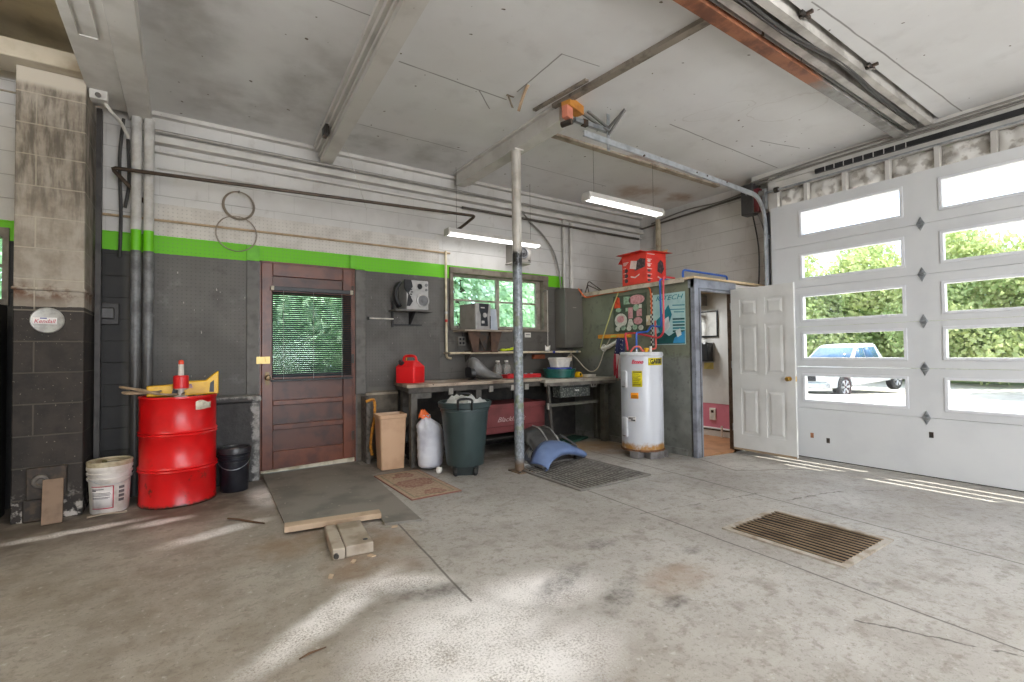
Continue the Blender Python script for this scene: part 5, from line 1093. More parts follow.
st_p([(.13, -.06), (.22, -.06), (.22, .04), (.13, .04)], m_sp); st_p(ell(.15, -.12, .075, .05), m_sp); st_p([(-.04, -.18), (.08, -.18), (.04, -.09), (-.01, -.09)], m_sw); st_p(ell(-.20, .05, .05, .03), m_sg)
for k in range(5): st_p(ell(-.22 + k * .105, -.215 + .01 * (k % 2), .042, .035), m_sg if k % 2 else m_sw)
st_p([(.17, .05), (.22, .05), (.22, .1), (.17, .1)], m_sw); st_p([(-.07, .02), (-.03, .02), (-.03, .07), (-.07, .07)], m_sg)
swp = T('switch_plate', 'small cream switch plate right of the sticker board', 'switch', (5.099, 4.29, 1.675)); MB().box(-.012, -.04, -.065, 0, .04, .065).build('plate', m_cream, swp, bevel=.003); MB().box(-.02, -.008, -.014, -.012, .008, .014).build('toggle', m_white, swp)
lv = T('spirit_level', 'orange wooden spirit level hung on the partition below the stickers', 'level', (5.085, 4.89, 1.485))
MB().box(-.018, -.31, -.028, .012, .31, .028).build('bar', M('orange_wood', C(222, 150, 40), .45, c2=C(200, 126, 28)), lv, bevel=.003); MB().box(-.02, -.05, -.012, -.018, .05, .012).build('vial', M('vial_green', C(190, 200, 90), .3), lv)
# flag: a drooping cloth on a short stick
fl = T('flag', 'small american flag drooping from a stick behind the water heater', 'flag', (5.02, 4.74, 1.46))
MB().cyl((0, .0, .02), (0, .03, -.60), .006, 8).build('stick', m_wood, fl)
mfr = M('flag_red', C(196, 58, 74), .7); mfw = M('flag_white', C(222, 214, 212), .7); mfb = M('flag_blue', C(44, 50, 92), .7)
def flagp(u, v): return (-.035 * sin(u * 9 + v * 3) - .03, -.13 * (1 - v) * 0 + (-.16 * u + .05 * v) * (1 - .35 * v) + .04 * v, -.56 * v + .03 * (1 - u) * v - .02 * u)
for s_ in range(7):
    u0, u1 = s_ / 7, (s_ + 1) / 7
    MB().grid(lambda i, j: flagp(u0 + (u1 - u0) * i / 3, .42 + .58 * j / 12), 4, 13).build('stripe', mfr if s_ % 2 == 0 else mfw, fl, solid=.002)
MB().grid(lambda i, j: flagp(i / 8, .42 * j / 6), 9, 7).build('canton', mfb, fl, solid=.002)
q0 = None
for a in range(4):
    for b_ in range(4):
        p = flagp((a + .5) / 4, .42 * (b_ + .5) / 4); MB().lathe([(0, -.0015), (.008, 0), (0, .0015)], 5, RM(p[0] - .004, p[1], p[2], ry=pi / 2)).build('star', mfw, fl)
wg = T('caulk_gun', 'white plastic tool hung on the partition below the level', 'tool', (5.06, 4.97, 1.34))
MB().tube([(0, .14, -.03), (0, .02, -.01), (0, -.17, .07)], [.028, .03, .024], 10).build('barrel', M('white_plastic', C(228, 222, 212)), wg); MB().tube(arc((0, .10, -.02), .045, 0, 2 * pi, 14, (0, 1, 0), (0, 0, 1)), .010, 7).build('handle', M('white_plastic', C(228, 222, 212)), wg)
pipe('rope', [(5.09, 4.77, 2.16), (5.06, 4.86, 1.95), (5.05, 4.99, 1.66), (5.05, 5.12, 1.38), (5.06, 5.14, 1.32)], .008, M('yellow_rope', C(196, 190, 120), .7), 'thin yellow rope hanging down across the partition', 'rope')
pipe('extension_cord', [(5.02, 5.56, 2.24), (5.05, 5.46, 2.11), (5.085, 5.38, 2.10), (5.085, 5.05, 2.115), (5.085, 4.7, 2.105), (5.085, 4.45, 2.13), (5.085, 4.28, 2.12), (5.085, 4.225, 2.03), (5.085, 4.22, 1.75)], .011, M('orange_cord', C(226, 112, 60), .5), 'orange cord along the top edge of the green partition', 'cord')
pipe2('wire_rack', [(5.12, 5.52, 2.17), (5.16, 5.48, 2.36), (5.40, 5.38, 2.18), (5.30, 5.62, 2.17), (5.15, 5.5, 2.30), (5.3, 5.3, 2.17)], .008, m_dsteel, 'bent dark wire frame lying on the small room roof', 'wire')

# red cardboard box on the small room roof
bx = T('cardboard_box', 'red cardboard box with open flaps on top of the small room', 'box', (5.315, 4.53, 2.17), radians(-3))
t = NT('red_carton'); nz = t.noise(6, 5); m_carton = t.fin(t.mix(t.ramp(nz, .4, .68), C(224, 60, 44), C(206, 44, 34)), .45)
m_tan = M('carton_inside', C(206, 168, 120), .7, c2=C(186, 146, 98))
hx, hy, hz = .19, .225, .43
b = MB().box(-hx, -hy, .012, hx, -hy + .006, hz).box(-hx, hy - .006, .012, hx, hy, hz).box(-hx, -hy, .012, -hx + .006, hy, hz).box(hx - .006, -hy, .012, hx, hy, hz).box(-hx, -hy, .012, hx, hy, .02); b.build('body', m_carton, bx)
MB().box(-hx - .02, -hy + .02, 0, hx, hy + .06, .012).build('tray', M('brown_card', C(126, 92, 66), .7), bx)
def flap(p0, p1, out, name):
    p0, p1, out = Vector(p0), Vector(p1), Vector(out); up = Vector((0, 0, .004))
    MB().add([p0, p1, p1 + out, p0 + out], [(0, 1, 2, 3)]).add([p0 + up, p1 + up, p1 + out + up, p0 + out + up], [(0, 1, 2, 3)])
    q = MB(); q.add([p0, p1, p1 + out, p0 + out, p0 + up, p1 + up, p1 + out + up, p0 + out + up], [(3, 2, 1, 0), (0, 1, 5, 4), (1, 2, 6, 5), (2, 3, 7, 6), (3, 0, 4, 7)]); q.cur = 1; q.add([p0 + up, p1 + up, p1 + out + up, p0 + out + up], [(0, 1, 2, 3)])
    q.build(name, [m_carton, m_tan], bx, smooth=0)
flap((-hx, -hy, hz), (-hx, hy, hz), (-.11, .0, .005), 'flap'); flap((-hx, -hy, hz), (hx, -hy, hz), (.0, -.12, -.01), 'flap'); flap((-hx, hy, hz), (hx, hy, hz), (.0, .08, -.09), 'flap'); flap((hx, -hy, hz), (hx, hy, hz), (.05, 0, .07), 'flap')
m_bw = M('carton_print_white', C(236, 214, 206), .5); m_bk_ = M('carton_print_black', C(52, 40, 44), .5, c2=C(90, 74, 76), scale=30, lo=.5, hi=.6)
def on_left(pts, mat, name, d=0): MB().prism([(-a, b_) for a, b_ in pts], -hx - .003 - d, -hx - .0005, 'x').build(name, mat, bx)     # (right, up) on the face looking -X
def on_front(pts, mat, name, d=0): MB().prism(pts, -hy - .003 - d, -hy - .0005, 'y').build(name, mat, bx)
rect = lambda a, b_, w, h_: [(a, b_), (a + w, b_), (a + w, b_ + h_), (a, b_ + h_)]
on_left([(.02, .20), (.20, .23), (.21, .34), (.12, .36), (.05, .33), (.0, .26)], m_bk_, 'tool_picture'); on_left([(-.075, .245), (.04, .22), (.06, .33), (-.05, .35)], m_bw, 'white_card', .003)
for i in range(4): on_left(rect(-.20, .335 - i * .012, .10 - .015 * i, .007), m_bw, 'print_line')
for i, zz in enumerate((.20, .13, .06)): on_left(ell(-.145, zz + .02, .032, .03), m_bk_, 'small_picture'); on_left(rect(-.20, zz + .055, .05, .006), m_bw, 'print_line')
on_left([(-.06, .12), (.02, .10), (.10, .135), (.10, .15), (.02, .118), (-.06, .138)], m_bw, 'script')
for i, zz in enumerate((.33, .27, .20, .13, .07)): on_front(rect(-.175, zz, .09, .008), m_bw, 'print_line'); on_front(ell(-.14, zz - .02, .03, .018), m_bk_ if i > 1 else m_bw, 'small_picture')
on_front([(.02, .18), (.10, .15), (.15, .22), (.13, .31), (.08, .34), (.03, .29)], m_bk_, 'tool_picture'); on_front(rect(-.17, .40, .14, .012), m_bw, 'print_line'); on_front([(.02, .10), (.13, .06), (.135, .075), (.03, .115)], m_bw, 'script')

# floor pieces by the heater
gm = T('floor_mat', 'dark green folded mat on the floor beneath the grey bench end', 'mat', (4.62, 5.30, .0), radians(20)); MB().box(-.26, -.13, .0, .26, .13, .03).build('mat_body', M('bottle_green', C(36, 74, 58), .6), gm, bevel=.01)
rm = T('rubber_mat', 'black perforated rubber mat with grey border beside the post', 'mat', (3.46, 3.84, .0), radians(0))
b = MB(); mx_, my_ = .48, .53
m_mrub = M('mat_rubber', C(140, 136, 130), .6, c2=C(112, 108, 102)); nb = 17
for i in range(nb + 1): x0 = -mx_ + .045 + (2 * mx_ - .09) * i / nb; b.box(x0 - .009, -my_ + .02, .004, x0 + .009, my_ - .02, .012)
for i in range(5): y0 = -my_ + .03 + (2 * my_ - .06) * i / 4; b.box(-mx_ + .02, y0 - .007, .004, mx_ - .02, y0 + .007, .008)
b.build('lattice', m_mrub, rm, smooth=0)
MB().box(-mx_ + .02, -my_ + .02, .0005, mx_ - .02, my_ - .02, .003).build('gap_shade', M('mat_gap_shade', C(24, 22, 20), .9), rm)  # dark sheet painting the shade seen between the lattice bars
b = MB().box(-mx_, -my_, 0, mx_, -my_ + .035, .018).box(-mx_, my_ - .035, 0, mx_, my_, .018).box(-mx_, -my_ + .035, 0, -mx_ + .035, my_ - .035, .018).box(mx_ - .035, -my_ + .035, 0, mx_, my_ - .035, .018); b.build('border', M('mat_border', C(124, 119, 112), .6, c2=C(100, 95, 89)), rm, bevel=.004)
# car body pieces on the mat
m_fb = M('blue_grey_bodypaint', C(112, 132, 172), .32, .2, c2=C(92, 110, 150), scale=3); m_fg = M('grey_plastic_trim', C(150, 148, 144), .4, c2=C(110, 108, 106)); m_fk = M('charcoal_trim_piece', C(56, 54, 52), .4, c2=C(36, 35, 34))
fe = T('car_fender', 'blue-grey car fender arch lying on the perforated mat', 'car part', (3.15, 4.05, .018))
def loc_(pts, o): return [Vector(p) - Vector(o) for p in pts]
FO = (3.15, 4.05, .018)
UP = smoothpts(loc_([(3.15, 4.06, .06), (3.25, 4.12, .145), (3.40, 4.19, .185), (3.56, 4.24, .195), (3.73, 4.26, .175), (3.87, 4.24, .11)], FO), 5)
LO = smoothpts(loc_([(3.15, 4.04, .02), (3.22, 4.08, .06), (3.36, 4.15, .095), (3.52, 4.20, .115), (3.69, 4.21, .10), (3.89, 4.25, .03)], FO), 5)
BK = [p + Vector((-.04, .20, .05 * sin(pi * k / (len(UP) - 1)))) for k, p in enumerate(UP)]
def fen(i, j):
    if j <= 4: return LO[i].lerp(UP[i], j / 4) + Vector((.02, -.03, 0)) * sin(pi * j / 4)
    return UP[i].lerp(BK[i], (j - 4) / 4) + Vector((0, 0, .015)) * sin(pi * (j - 4) / 4)
MB().grid(fen, len(UP), 9).build('outer_skin', m_fb, fe, solid=.008, smooth=60)
MB().tube([LO[i] for i in range(len(LO))], .008, 6).build('arch_lip', M('lip_grey', C(96, 104, 122), .4), fe)
MB().prism([(.62, .20), (.80, .24), (.86, .33), (.74, .34), (.64, .28)], .0, .035, 'z').build('black_end', m_fk, fe, bevel=.008)
GO = (3.30, 4.50, .0)
gr = T('car_grille', 'dark sloping car trim panel with light edge strips behind the fender', 'car part', GO)
ed = lambda p, q, r_: smoothpts(loc_([p, tuple((Vector(p) + Vector(q)) / 2 + Vector(r_)), q], GO), 8)
E0 = ed((3.22, 4.70, .06), (3.24, 4.24, .03), (-.02, .0, .20)); E1 = ed((3.32, 4.74, .33), (3.30, 4.30, .07), (.0, .02, .09)); E2 = ed((3.50, 4.74, .37), (3.47, 4.32, .15), (.0, .03, .08)); E3 = ed((3.66, 4.74, .35), (3.64, 4.36, .17), (.0, .03, .07)); E4 = ed((3.80, 4.74, .20), (3.74, 4.40, .10), (.0, .02, .05))
RW = [E0, E1, E2, E3, E4]
def gpan(i, j):
    k = i / 4; a = min(3, int(k)); return RW[a][j].lerp(RW[a + 1][j], k - a)
MB().grid(gpan, 17, 17).build('panel', m_fk, gr, solid=.012, smooth=70)
for rr_ in (E2, E3): MB().tube([p + Vector((0, -.006, .012)) for p in rr_], .009, 6).build('edge_strip', m_fg, gr)
MB().grid(lambda i, j: Vector((3.74 + .30 * i / 8 - .06 * j / 4, 4.62 - .22 * j / 4 + .03 * i / 8, .25 - .20 * i / 8 - .10 * j / 4 + .03 * sin(i * 1.7 + j)) ) - Vector(GO), 9, 5).build('side_trim', m_fg, gr, solid=.010, smooth=50)
for p0, p1 in (((3.80, 4.58, .26), (3.98, 4.50, .13)), ((3.86, 4.62, .24), (4.02, 4.52, .10))): MB().tube(loc_([p0, p1], GO), .014, 7).build('trim_rod', m_fk, gr)
HO = (3.20, 4.30, .0)
hl = T('car_trim', 'crumpled pale grey car trim with dark openings beside the post', 'car part', HO)
def hcr(i, j):
    u, v = i / 12, j / 8
    p = Vector((3.20, 4.52, .03)).lerp(Vector((3.38, 4.56, .20)), v).lerp(Vector((3.19, 4.12, .02)).lerp(Vector((3.25, 4.16, .11)), v), u)
    return p + Vector((-.05, -.03, .05)) * sin(pi * v) * (.6 + .4 * sin(u * 5)) + Vector((0, 0, .022)) * mnoise.noise(Vector((i * .8, j * .9, 1))) - Vector(HO)
MB().grid(hcr, 13, 9).build('shell', M('pale_grey_trim', C(166, 166, 166), .4, c2=C(104, 110, 124), scale=9, lo=.48, hi=.58), hl, solid=.010, smooth=50)
MB().tube([Vector(hcr(5, j)) + Vector((-.012, -.012, .012)) for j in range(9)], .010, 6).build('dark_rib', m_fk, hl); MB().tube([Vector(hcr(i, 6)) + Vector((-.012, -.012, .012)) for i in range(3, 12)], .008, 6).build('dark_rib', m_fk, hl)
MB().grid(lambda i, j: (-.12 + .14 * i / 6, .02 + .18 * j / 4, .02 + .025 * sin(i + j)), 7, 5).build('lower_piece', m_fg, hl, solid=.015)

# drain grate
gt = T('drain_grate', 'rusty rectangular floor drain grate in the concrete', 'grate', (3.515, 1.645, .0))
b = MB().box(-.355, -.39, 0, .355, -.35, .012).box(-.355, .35, 0, .355, .39, .012).box(-.355, -.35, 0, -.315, .35, .012).box(.315, -.35, 0, .355, .35, .012); b.build('frame', M('grate_frame', C(176, 168, 156), .6, .2, c2=C(140, 124, 104)), gt)
MB().box(-.315, -.35, .0005, .315, .35, .002).build('pit', M('pit_shade', C(26, 21, 17), .9), gt)  # dark sheet on the floor in place of the shaded hollow below
m_gbar = M('rusty_bar', C(140, 118, 92), .65, .1, c2=C(104, 82, 60), scale=5)
for i in range(13):
    x0 = -.29 + .58 * i / 12
    MB().grid(lambda k, j: (x0 + .007 * (2 * j - 1) + (.012 * sin(k * .35) if 4 < i < 8 else 0), -.355 + .71 * k / 12, .011 - (.006 * sin(pi * k / 12) if 4 < i < 8 else 0)), 13, 2).build('bar', m_gbar, gt, solid=.004)

# ------------------------------------------------------------------ conduits, lamps, track
pipe2('pipe_rail', [(-.30, 5.72, 2.72), (-.545, 5.55, 2.965), (2.98, 5.17, 2.965), (2.90, 5.40, 2.86), (2.86, 5.72, 2.83)], .018, M('rusty_pipe', C(84, 70, 58), .5, .4, c2=C(60, 50, 42)), 'long dark swing-arm pipe rail across the upper back wall', 'pipe')
pipe2('conduit', [(-.655, 5.765, 2.59), (2.93, 5.765, 2.60)], .012, M('tan_pipe', C(186, 162, 130), .5, c2=C(160, 136, 106)), 'tan horizontal conduit just above the green stripe', 'pipe')
cp = pipe2('conduit', [(2.862, 5.755, 2.62), (2.862, 5.755, 1.21), (2.93, 5.755, 1.20)], .016, m_cream, 'cream vertical conduit left of the window with a red tape mark', 'pipe')
MB().cyl((0, 0, -.905), (0, 0, -.94), .0185, 12).build('red_tape', M('red_tape', C(206, 60, 50), .5), cp); MB().cyl((0, 0, -.80), (0, 0, -.83), .0185, 12).build('coupling', m_white, cp)
pipe2('conduit', [(-.22, 5.765, 3.10), (2.9, 5.765, 3.12)], .010, m_white, 'white painted conduit along the upper back wall under the ledge', 'pipe')
pipe2('conduit', [(-.25, 5.67, 3.425), (6.6, 5.67, 3.425)], .016, M('grey_conduit', C(150, 146, 140), .45, .3), 'grey conduit lying along the ledge near the ceiling', 'pipe')
pipe2('conduit', [(3.1, 5.73, 3.235), (6.60, 5.73, 3.235)], .018, M('dark_conduit', C(96, 90, 84), .5, .3), 'dark conduit under the ledge on the right back wall', 'pipe')
pipe2('conduit', [(4.90, 5.75, 3.40), (4.90, 5.75, 2.25)], .024, m_white, 'left white conduit running down into the electrical panel', 'pipe')
pipe2('conduit', [(5.05, 5.75, 3.30), (5.05, 5.75, 2.25)], .030, m_white, 'right thicker white conduit running down into the electrical panel', 'pipe')
pipe('cable', [(4.10, 5.74, 3.34), (4.25, 5.74, 3.20), (4.48, 5.74, 3.04), (4.68, 5.73, 2.80), (4.77, 5.72, 2.50), (4.79, 5.70, 2.24)], .013, M('grey_cable', C(130, 126, 120), .5), 'grey cable curving down to the electrical panel', 'cable')
pipe2('conduit', [(6.66, 5.35, 3.5), (6.66, 5.35, 2.2)], .045, M('cream_flue', C(186, 174, 150), .5, c2=C(150, 138, 116)), 'cream vertical pipe in the corner behind the red box', 'pipe')
pipe2('conduit', [(6.68, 3.55, 3.50), (6.68, 5.70, 3.42), (6.55, 5.74, 3.38)], .016, M('dark_conduit', C(96, 90, 84)), 'dark conduit along the top of the right block wall', 'pipe')
pipe('cable', [(6.68, 3.6, 3.56), (6.67, 4.2, 3.50), (6.68, 4.8, 3.53), (6.67, 5.5, 3.46)], .012, M('grey_cable', C(130, 126, 120)), 'loose grey cable along the top of the right block wall', 'cable')
for k, (zz, xx) in enumerate(((3.595, 6.43), (3.56, 6.47))): pipe('cable', [(xx, 3.6, zz - .04), (xx, 2.6, zz), (xx - .02, 1.6, zz - .02), (xx, .4, zz), (xx, -1.1, zz - .01)], .012, M('grey_cable', C(130, 126, 120)), ['upper grey cable strung along the header over the overhead door', 'lower grey cable strung along the header over the overhead door'][k], 'cable')
for k, yy in enumerate((1.755, 1.735)): pipe('cable', [(2.6, yy - .02, 3.60), (3.6, yy, 3.585), (4.4, yy - .05, 3.60), (5.2, yy - .02, 3.585), (6.3, yy, 3.60)], .012, M('dark_cable', C(66, 64, 62), .5), ['first dark cable running in the ceiling slot', 'second dark cable running in the ceiling slot'][k], 'cable')
for k, xx in enumerate((3.62, 4.75)):
    q = T('ceiling_bracket', ['dark cross-shaped hanger at the left of the ceiling slot', 'dark cross-shaped hanger at the right of the ceiling slot'][k], 'bracket', (xx, 1.60, 3.62)); MB().box(-.012, -.05, 0, .012, .12, .02).box(-.06, -.01, 0, .06, .01, .02).build('cross', m_dsteel, q)
wc_ = T('wire_coil', 'thin wire coil hanging on the white pegboard', 'coil', (.47, 5.775, 2.84)); b = MB()
for k in range(4): b.tube([Vector((x_, -.012 - .006 * k, z_)) for x_, z_ in [((.150 - .006 * k) * cos(2 * pi * i / 36), (.150 - .004 * k) * sin(2 * pi * i / 36)) for i in range(36)]], .0035, 5, closed=True)
b.build('coil', M('dull_wire', C(150, 138, 124), .5), wc_); MB().cyl((0, 0, .14), (0, -.05, .145), .006, 6).build('nail', m_dsteel, wc_)
wd_ = T('wire_loop', 'larger thin wire loop hanging below the wire coil', 'coil', (.45, 5.77, 2.54)); b = MB()
for k in range(2): b.tube([Vector(((.19 - .008 * k) * cos(2 * pi * i / 36), -.02 - .006 * k, (.185 - .004 * k) * sin(2 * pi * i / 36))) for i in range(36)], .003, 5, closed=True)
b.build('loop', M('dull_wire', C(150, 138, 124)), wd_)
for k, (pts, lab) in enumerate((([(-.47, 5.68, 3.48), (-.50, 5.7, 3.1), (-.49, 5.74, 2.6), (-.50, 5.76, 2.2)], 'first dark cable hanging in the alcove beside the ducts'), ([(-.44, 5.7, 3.3), (-.43, 5.7, 2.9), (-.46, 5.72, 2.66)], 'second dark cable hanging in the alcove beside the ducts'))): pipe('cable', pts, .014, M('dark_cable', C(66, 64, 62)), lab, 'cable')
pipe('cable', [(-.58, 5.3, 3.46), (-.52, 5.35, 3.38), (-.47, 5.5, 3.36), (-.43, 5.6, 3.28)], .014, M('white_cord', C(206, 202, 194)), 'white cable drooping from the junction box under the boxed beam', 'cable')
q = T('junction_box', 'pale junction box under the boxed beam beside the pillar top', 'box', (-.60, 5.28, 3.46)); MB().box(-.06, -.05, -.03, .06, .05, .05).build('box', m_white, q, bevel=.008); MB().cyl((0, -.05, 0), (.0, -.08, -.01), .02, 12).build('fitting', m_dsteel, q)

m_tube = emit('fluorescent_tube', (1, .985, .97, 1), 3.2)
def strip_light(x0, x1, y, z, label):
    L = x1 - x0; q = T('strip_light', label, 'lamp', ((x0 + x1) / 2, y, z), group='fluorescent strip lamps')
    MB().prism([(-.075, .0), (.075, 0), (.06, .055), (-.06, .055)], -L / 2, L / 2, 'x').build('housing', m_white, q, bevel=.003)
    for dy in (-.035, .035): MB().cyl((-L / 2 + .02, dy, -.014), (L / 2 - .02, dy, -.014), .014, 12).build('tube', m_tube, q)
    for s_ in (-1, 1): MB().box(s_ * (L / 2 - .01) - .012, -.065, -.032, s_ * (L / 2 - .01) + .012, .065, 0).build('end_cap', m_white, q)
    for s_ in (-1, 1): MB().cyl((s_ * L * .4, 0, .055), (s_ * L * .4, 0, CZ - z), .0022, 5).build('hanger', m_dsteel, q)
strip_light(2.72, 4.18, 5.45, 2.785, 'lit fluorescent strip lamp hanging above the window')
strip_light(3.74, 5.02, 4.00, 3.01, 'lit fluorescent strip lamp hanging in front of the corner near the red box')
for nm, x0, x1, y, z in (('a', 2.72, 4.18, 5.45, 2.76), ('b', 3.74, 5.02, 4.0, 2.985)): area('tube_glow', ((x0 + x1) / 2, y, z - .02), (0, 0, 0), x1 - x0, .1, 2.4, (1, .98, .96))

# overhead-door track and hardware
tk = T('door_track', 'galvanised overhead door track curving up to the ceiling', 'track', (6.40, 3.385, 0))
path = [(0, 0, z) for z in (-.08, .6, 1.2, 1.8, 2.4, 2.80)] + [(-.30 + .30 * cos(a), 0, 2.86 + .43 * sin(a)) for a in [pi / 2 * k / 8 for k in range(1, 9)]] + [(-1.0, 0, 3.31), (-2.0, .0, 3.335), (-3.22, .03, 3.375)]
q = MB(); n = len(path)
prof_ = [(-.028, -.012), (.028, -.012), (.028, .012), (.020, .012), (.020, -.004), (-.020, -.004), (-.020, .012), (-.028, .012)]
v = []
for i, p in enumerate(path):
    a = Vector(path[max(0, i - 1)]); b_ = Vector(path[min(n - 1, i + 1)]); tv = (b_ - a).normalized(); nn = Vector((-tv.z, 0, tv.x)); sd = Vector((0, 1, 0))
    for (s1, s2) in prof_: v.append(Vector(p) + nn * s1 + sd * s2)
k = len(prof_); fs = [(i * k + j, i * k + (j + 1) % k, (i + 1) * k + (j + 1) % k, (i + 1) * k + j) for i in range(n - 1) for j in range(k)] + [tuple(range(k)), tuple((n - 1) * k + j for j in range(k))]
q.add(v, fs); q.build('rail', M('track_zinc', C(200, 206, 212), .3, .6, c2=C(170, 176, 182)), tk, smooth=30)
for x0 in (-.9, -1.3, -1.5, -2.4): MB().cyl((x0, -.018, 3.325), (x0, .0, 3.325), .010, 8).build('bolt', m_dsteel, tk)
for z0 in (.5, 1.3, 2.05, 2.75): MB().box(-.0, .0, z0, .12, .012, z0 + .05).box(.07, -.06, z0, .1, .0, z0 + .05).build('bracket', m_steel, tk)
ag = T('angle_post', 'dark vertical angle iron beside the overhead door edge', 'post', (6.50, 3.42, -.08)); MB().box(-.02, -.03, 0, .04, -.02, 3.2).box(.03, -.03, 0, .04, .03, 3.2).build('angle', M('dark_angle', C(96, 98, 102), .4, .5), ag)
hg = T('track_hanger', 'perforated steel hanger bracing the end of the door track', 'bracket', (3.50, 3.40, 3.30))
MB().box(-.02, -.003, -.03, .02, .003, .34).build('strap', m_steel, hg)
b = MB()
for p0, p1 in (((.0, 0, .20), (.06, -.17, .335)), ((.0, 0, .13), (.06, -.17, .33)), ((0, 0, .20), (-.22, .06, .335)), ((0, 0, .16), (-.34, .05, .30))): b.tube([p0, p1], .014, 4)
b.build('brace', M('dark_brace', C(120, 118, 116), .4, .4), hg)
sr = T('strut_channel', 'slotted steel strut from the beam end to the track hanger', 'strut', (3.07, 3.42, 3.48)); MB().box(0, -.02, -.02, .44, .02, .02).build('channel', m_steel, sr); MB().box(.1, -.022, -.03, .16, .022, .03).build('clamp', m_dsteel, sr)
wbk = T('wood_block', 'orange-brown wood block fixed at the end of the white beam', 'block', (3.05, 3.42, 3.555), radians(18)); MB().box(-.13, -.05, -.0, .13, .05, .085).build('block', M('amber_wood', C(196, 134, 56), .5, c2=C(168, 106, 40), scale=6), wbk, bevel=.006)
MB().box(-.15, -.03, -.11, -.05, .03, .0).build('pink_stub', M('pink_primer', C(206, 128, 104), .5), wbk); MB().cyl((-.12, -.06, -.16), (-.12, .05, -.16), .028, 12).build('roller', m_dsteel, wbk)
ch = T('torn_strip', 'torn tan drywall strip dangling from the ceiling crack', 'strip', (2.50, 3.60, 3.64))
b = MB().grid(lambda i, j: (.03 * j + .0 + .045 * i / 6, -.20 + .22 * i / 6, -.004 - .13 * (i / 6) ** 1.6), 7, 2); b.build('long_piece', M('torn_paper_tan', C(176, 150, 122), .7), ch, solid=.006)
b = MB().grid(lambda i, j: (-.06 + .022 * j + .05 * i / 4, .03 + .0 * i, -.004 - .11 * i / 4), 5, 2); b.build('short_piece', M('torn_paper_dark', C(124, 110, 94), .7), ch, solid=.005)
b = MB().grid(lambda i, j: (-.06 + .05 * i / 4, .03 - .05 * i / 4 + .02 * j, -.006 - .03 * i / 4), 5, 2); b.build('side_piece', M('torn_paper_dark', C(124, 110, 94)), ch, solid=.005)
op = T('door_opener', 'dark wall-mounted door opener at the top corner of the overhead door', 'opener', (6.44, 3.63, 3.12))
MB().box(-.06, -.085, .0, .10, .085, .42).build('case', M('opener_charcoal', C(62, 60, 60), .45, c2=C(48, 46, 46)), op, bevel=.012); MB().box(-.03, -.15, .02, .06, -.085, .33).build('red_chassis', M('deep_red', C(110, 44, 50), .5), op); MB().cyl((-.065, .0, .28), (-.058, .0, .28), .012, 10).build('button', m_steel, op)
tb = T('torsion_shaft', 'steel torsion shaft with drum above the overhead door', 'shaft', (6.42, 3.40, 3.36)); MB().cyl((0, .1, 0), (0, -4.4, 0), .0125, 12).build('shaft', m_steel, tb); MB().lathe([(0, 0), (.05, 0), (.045, .02), (.045, .06), (.055, .07), (0, .07)], 20, RM(0, .06, 0, rx=pi / 2)).build('cable_drum', M('cast_alloy', C(150, 148, 146), .4, .6), tb)
MB().box(-.03, -.02, -.22, .03, .02, .06).build('bearing_plate', m_steel, tb); MB().lathe([(0, 0), (.035, 0), (.035, .05), (0, .05)], 16, RM(0, -.13, 0, rx=pi / 2)).build('collar', m_dsteel, tb)
for k, (pts, lab, mt) in enumerate((([(6.50, 3.62, 3.16), (6.64, 3.62, 2.7), (6.64, 3.63, 2.2), (6.66, 3.7, 1.95)], 'black cord hanging below the door opener', M('dark_cable', C(66, 64, 62))), ([(6.52, 3.56, 3.16), (6.62, 3.50, 2.8), (6.63, 3.54, 2.5), (6.62, 3.5, 2.2)], 'thin grey cord looping beside the black opener cord', M('grey_cable', C(130, 126, 120))))): pipe('cable', pts, .010, mt, lab, 'cable')
q = T('pull_rope', 'thin white pull rope hanging from the boxed beam by the back wall', 'rope', (1.40, 5.2, 3.46)); MB().tube(smoothpts([(0, 0, 0), (.06, .05, -.02), (.30, .30, -.42), (.36, .38, -.50)], 6), .004, 5).build('rope', M('white_cord', C(206, 202, 194)), q)
q = T('junction_box', 'dark open junction box on the side of the boxed beam', 'box', (1.19, 5.05, 3.53)); MB().box(-.03, -.07, -.05, .01, .07, .05).build('box', m_dsteel, q, bevel=.004); MB().box(-.034, -.05, -.03, -.03, .05, .03).build('opening', m_black, q)

# tall dark cabinet at the picture's left edge
lc = T('cabinet', 'tall dark cabinet beside the pillar in the left bay', 'cabinet', (-1.60, 5.30, 0)); MB().box(-.5, -.3, 0, .40, .3, 1.70).build('body', M('near_black_paint', C(34, 33, 31), .5, c2=C(50, 47, 43)), lc, bevel=.006); MB().box(-.48, -.315, .05, .39, -.3, 1.66).build('door', M('near_black_paint', C(34, 33, 31)), lc, bevel=.004); MB().cyl((.33, -.33, .9), (.33, -.33, 1.05), .008, 8).build('handle', m_steel, lc)

# ------------------------------------------------------------------ outside: pickup, trees
tkz = (ez_at(19.1) + ez_at(22.6)) / 2
fx, fy, bx_, by_ = 19.1, 7.57, 22.6, 7.16
hd = Vector((fx - bx_, fy - by_, 0)).normalized(); lft = Vector((-hd.y, hd.x, 0))
mid_ = Vector(((fx + bx_) / 2, (fy + by_) / 2, 0)) - lft * .82
tr = T('pickup_truck', 'silver pickup truck parked on the drive beyond the overhead door', 'truck', (mid_.x, mid_.y, tkz), atan2(hd.y, hd.x)); tr.rotation_euler = (0, radians(2.4), atan2(hd.y, hd.x))
m_body = M('silver_bodypaint', C(206, 210, 216), .25, .35, c2=C(196, 200, 206)); m_tglass = M('truck_glass', C(70, 100, 130), .06, c2=C(60, 88, 116)); m_tire = M('tyre_rubber', C(40, 40, 44), .8); m_rim = M('alloy_rim', C(196, 198, 204), .3, .6)
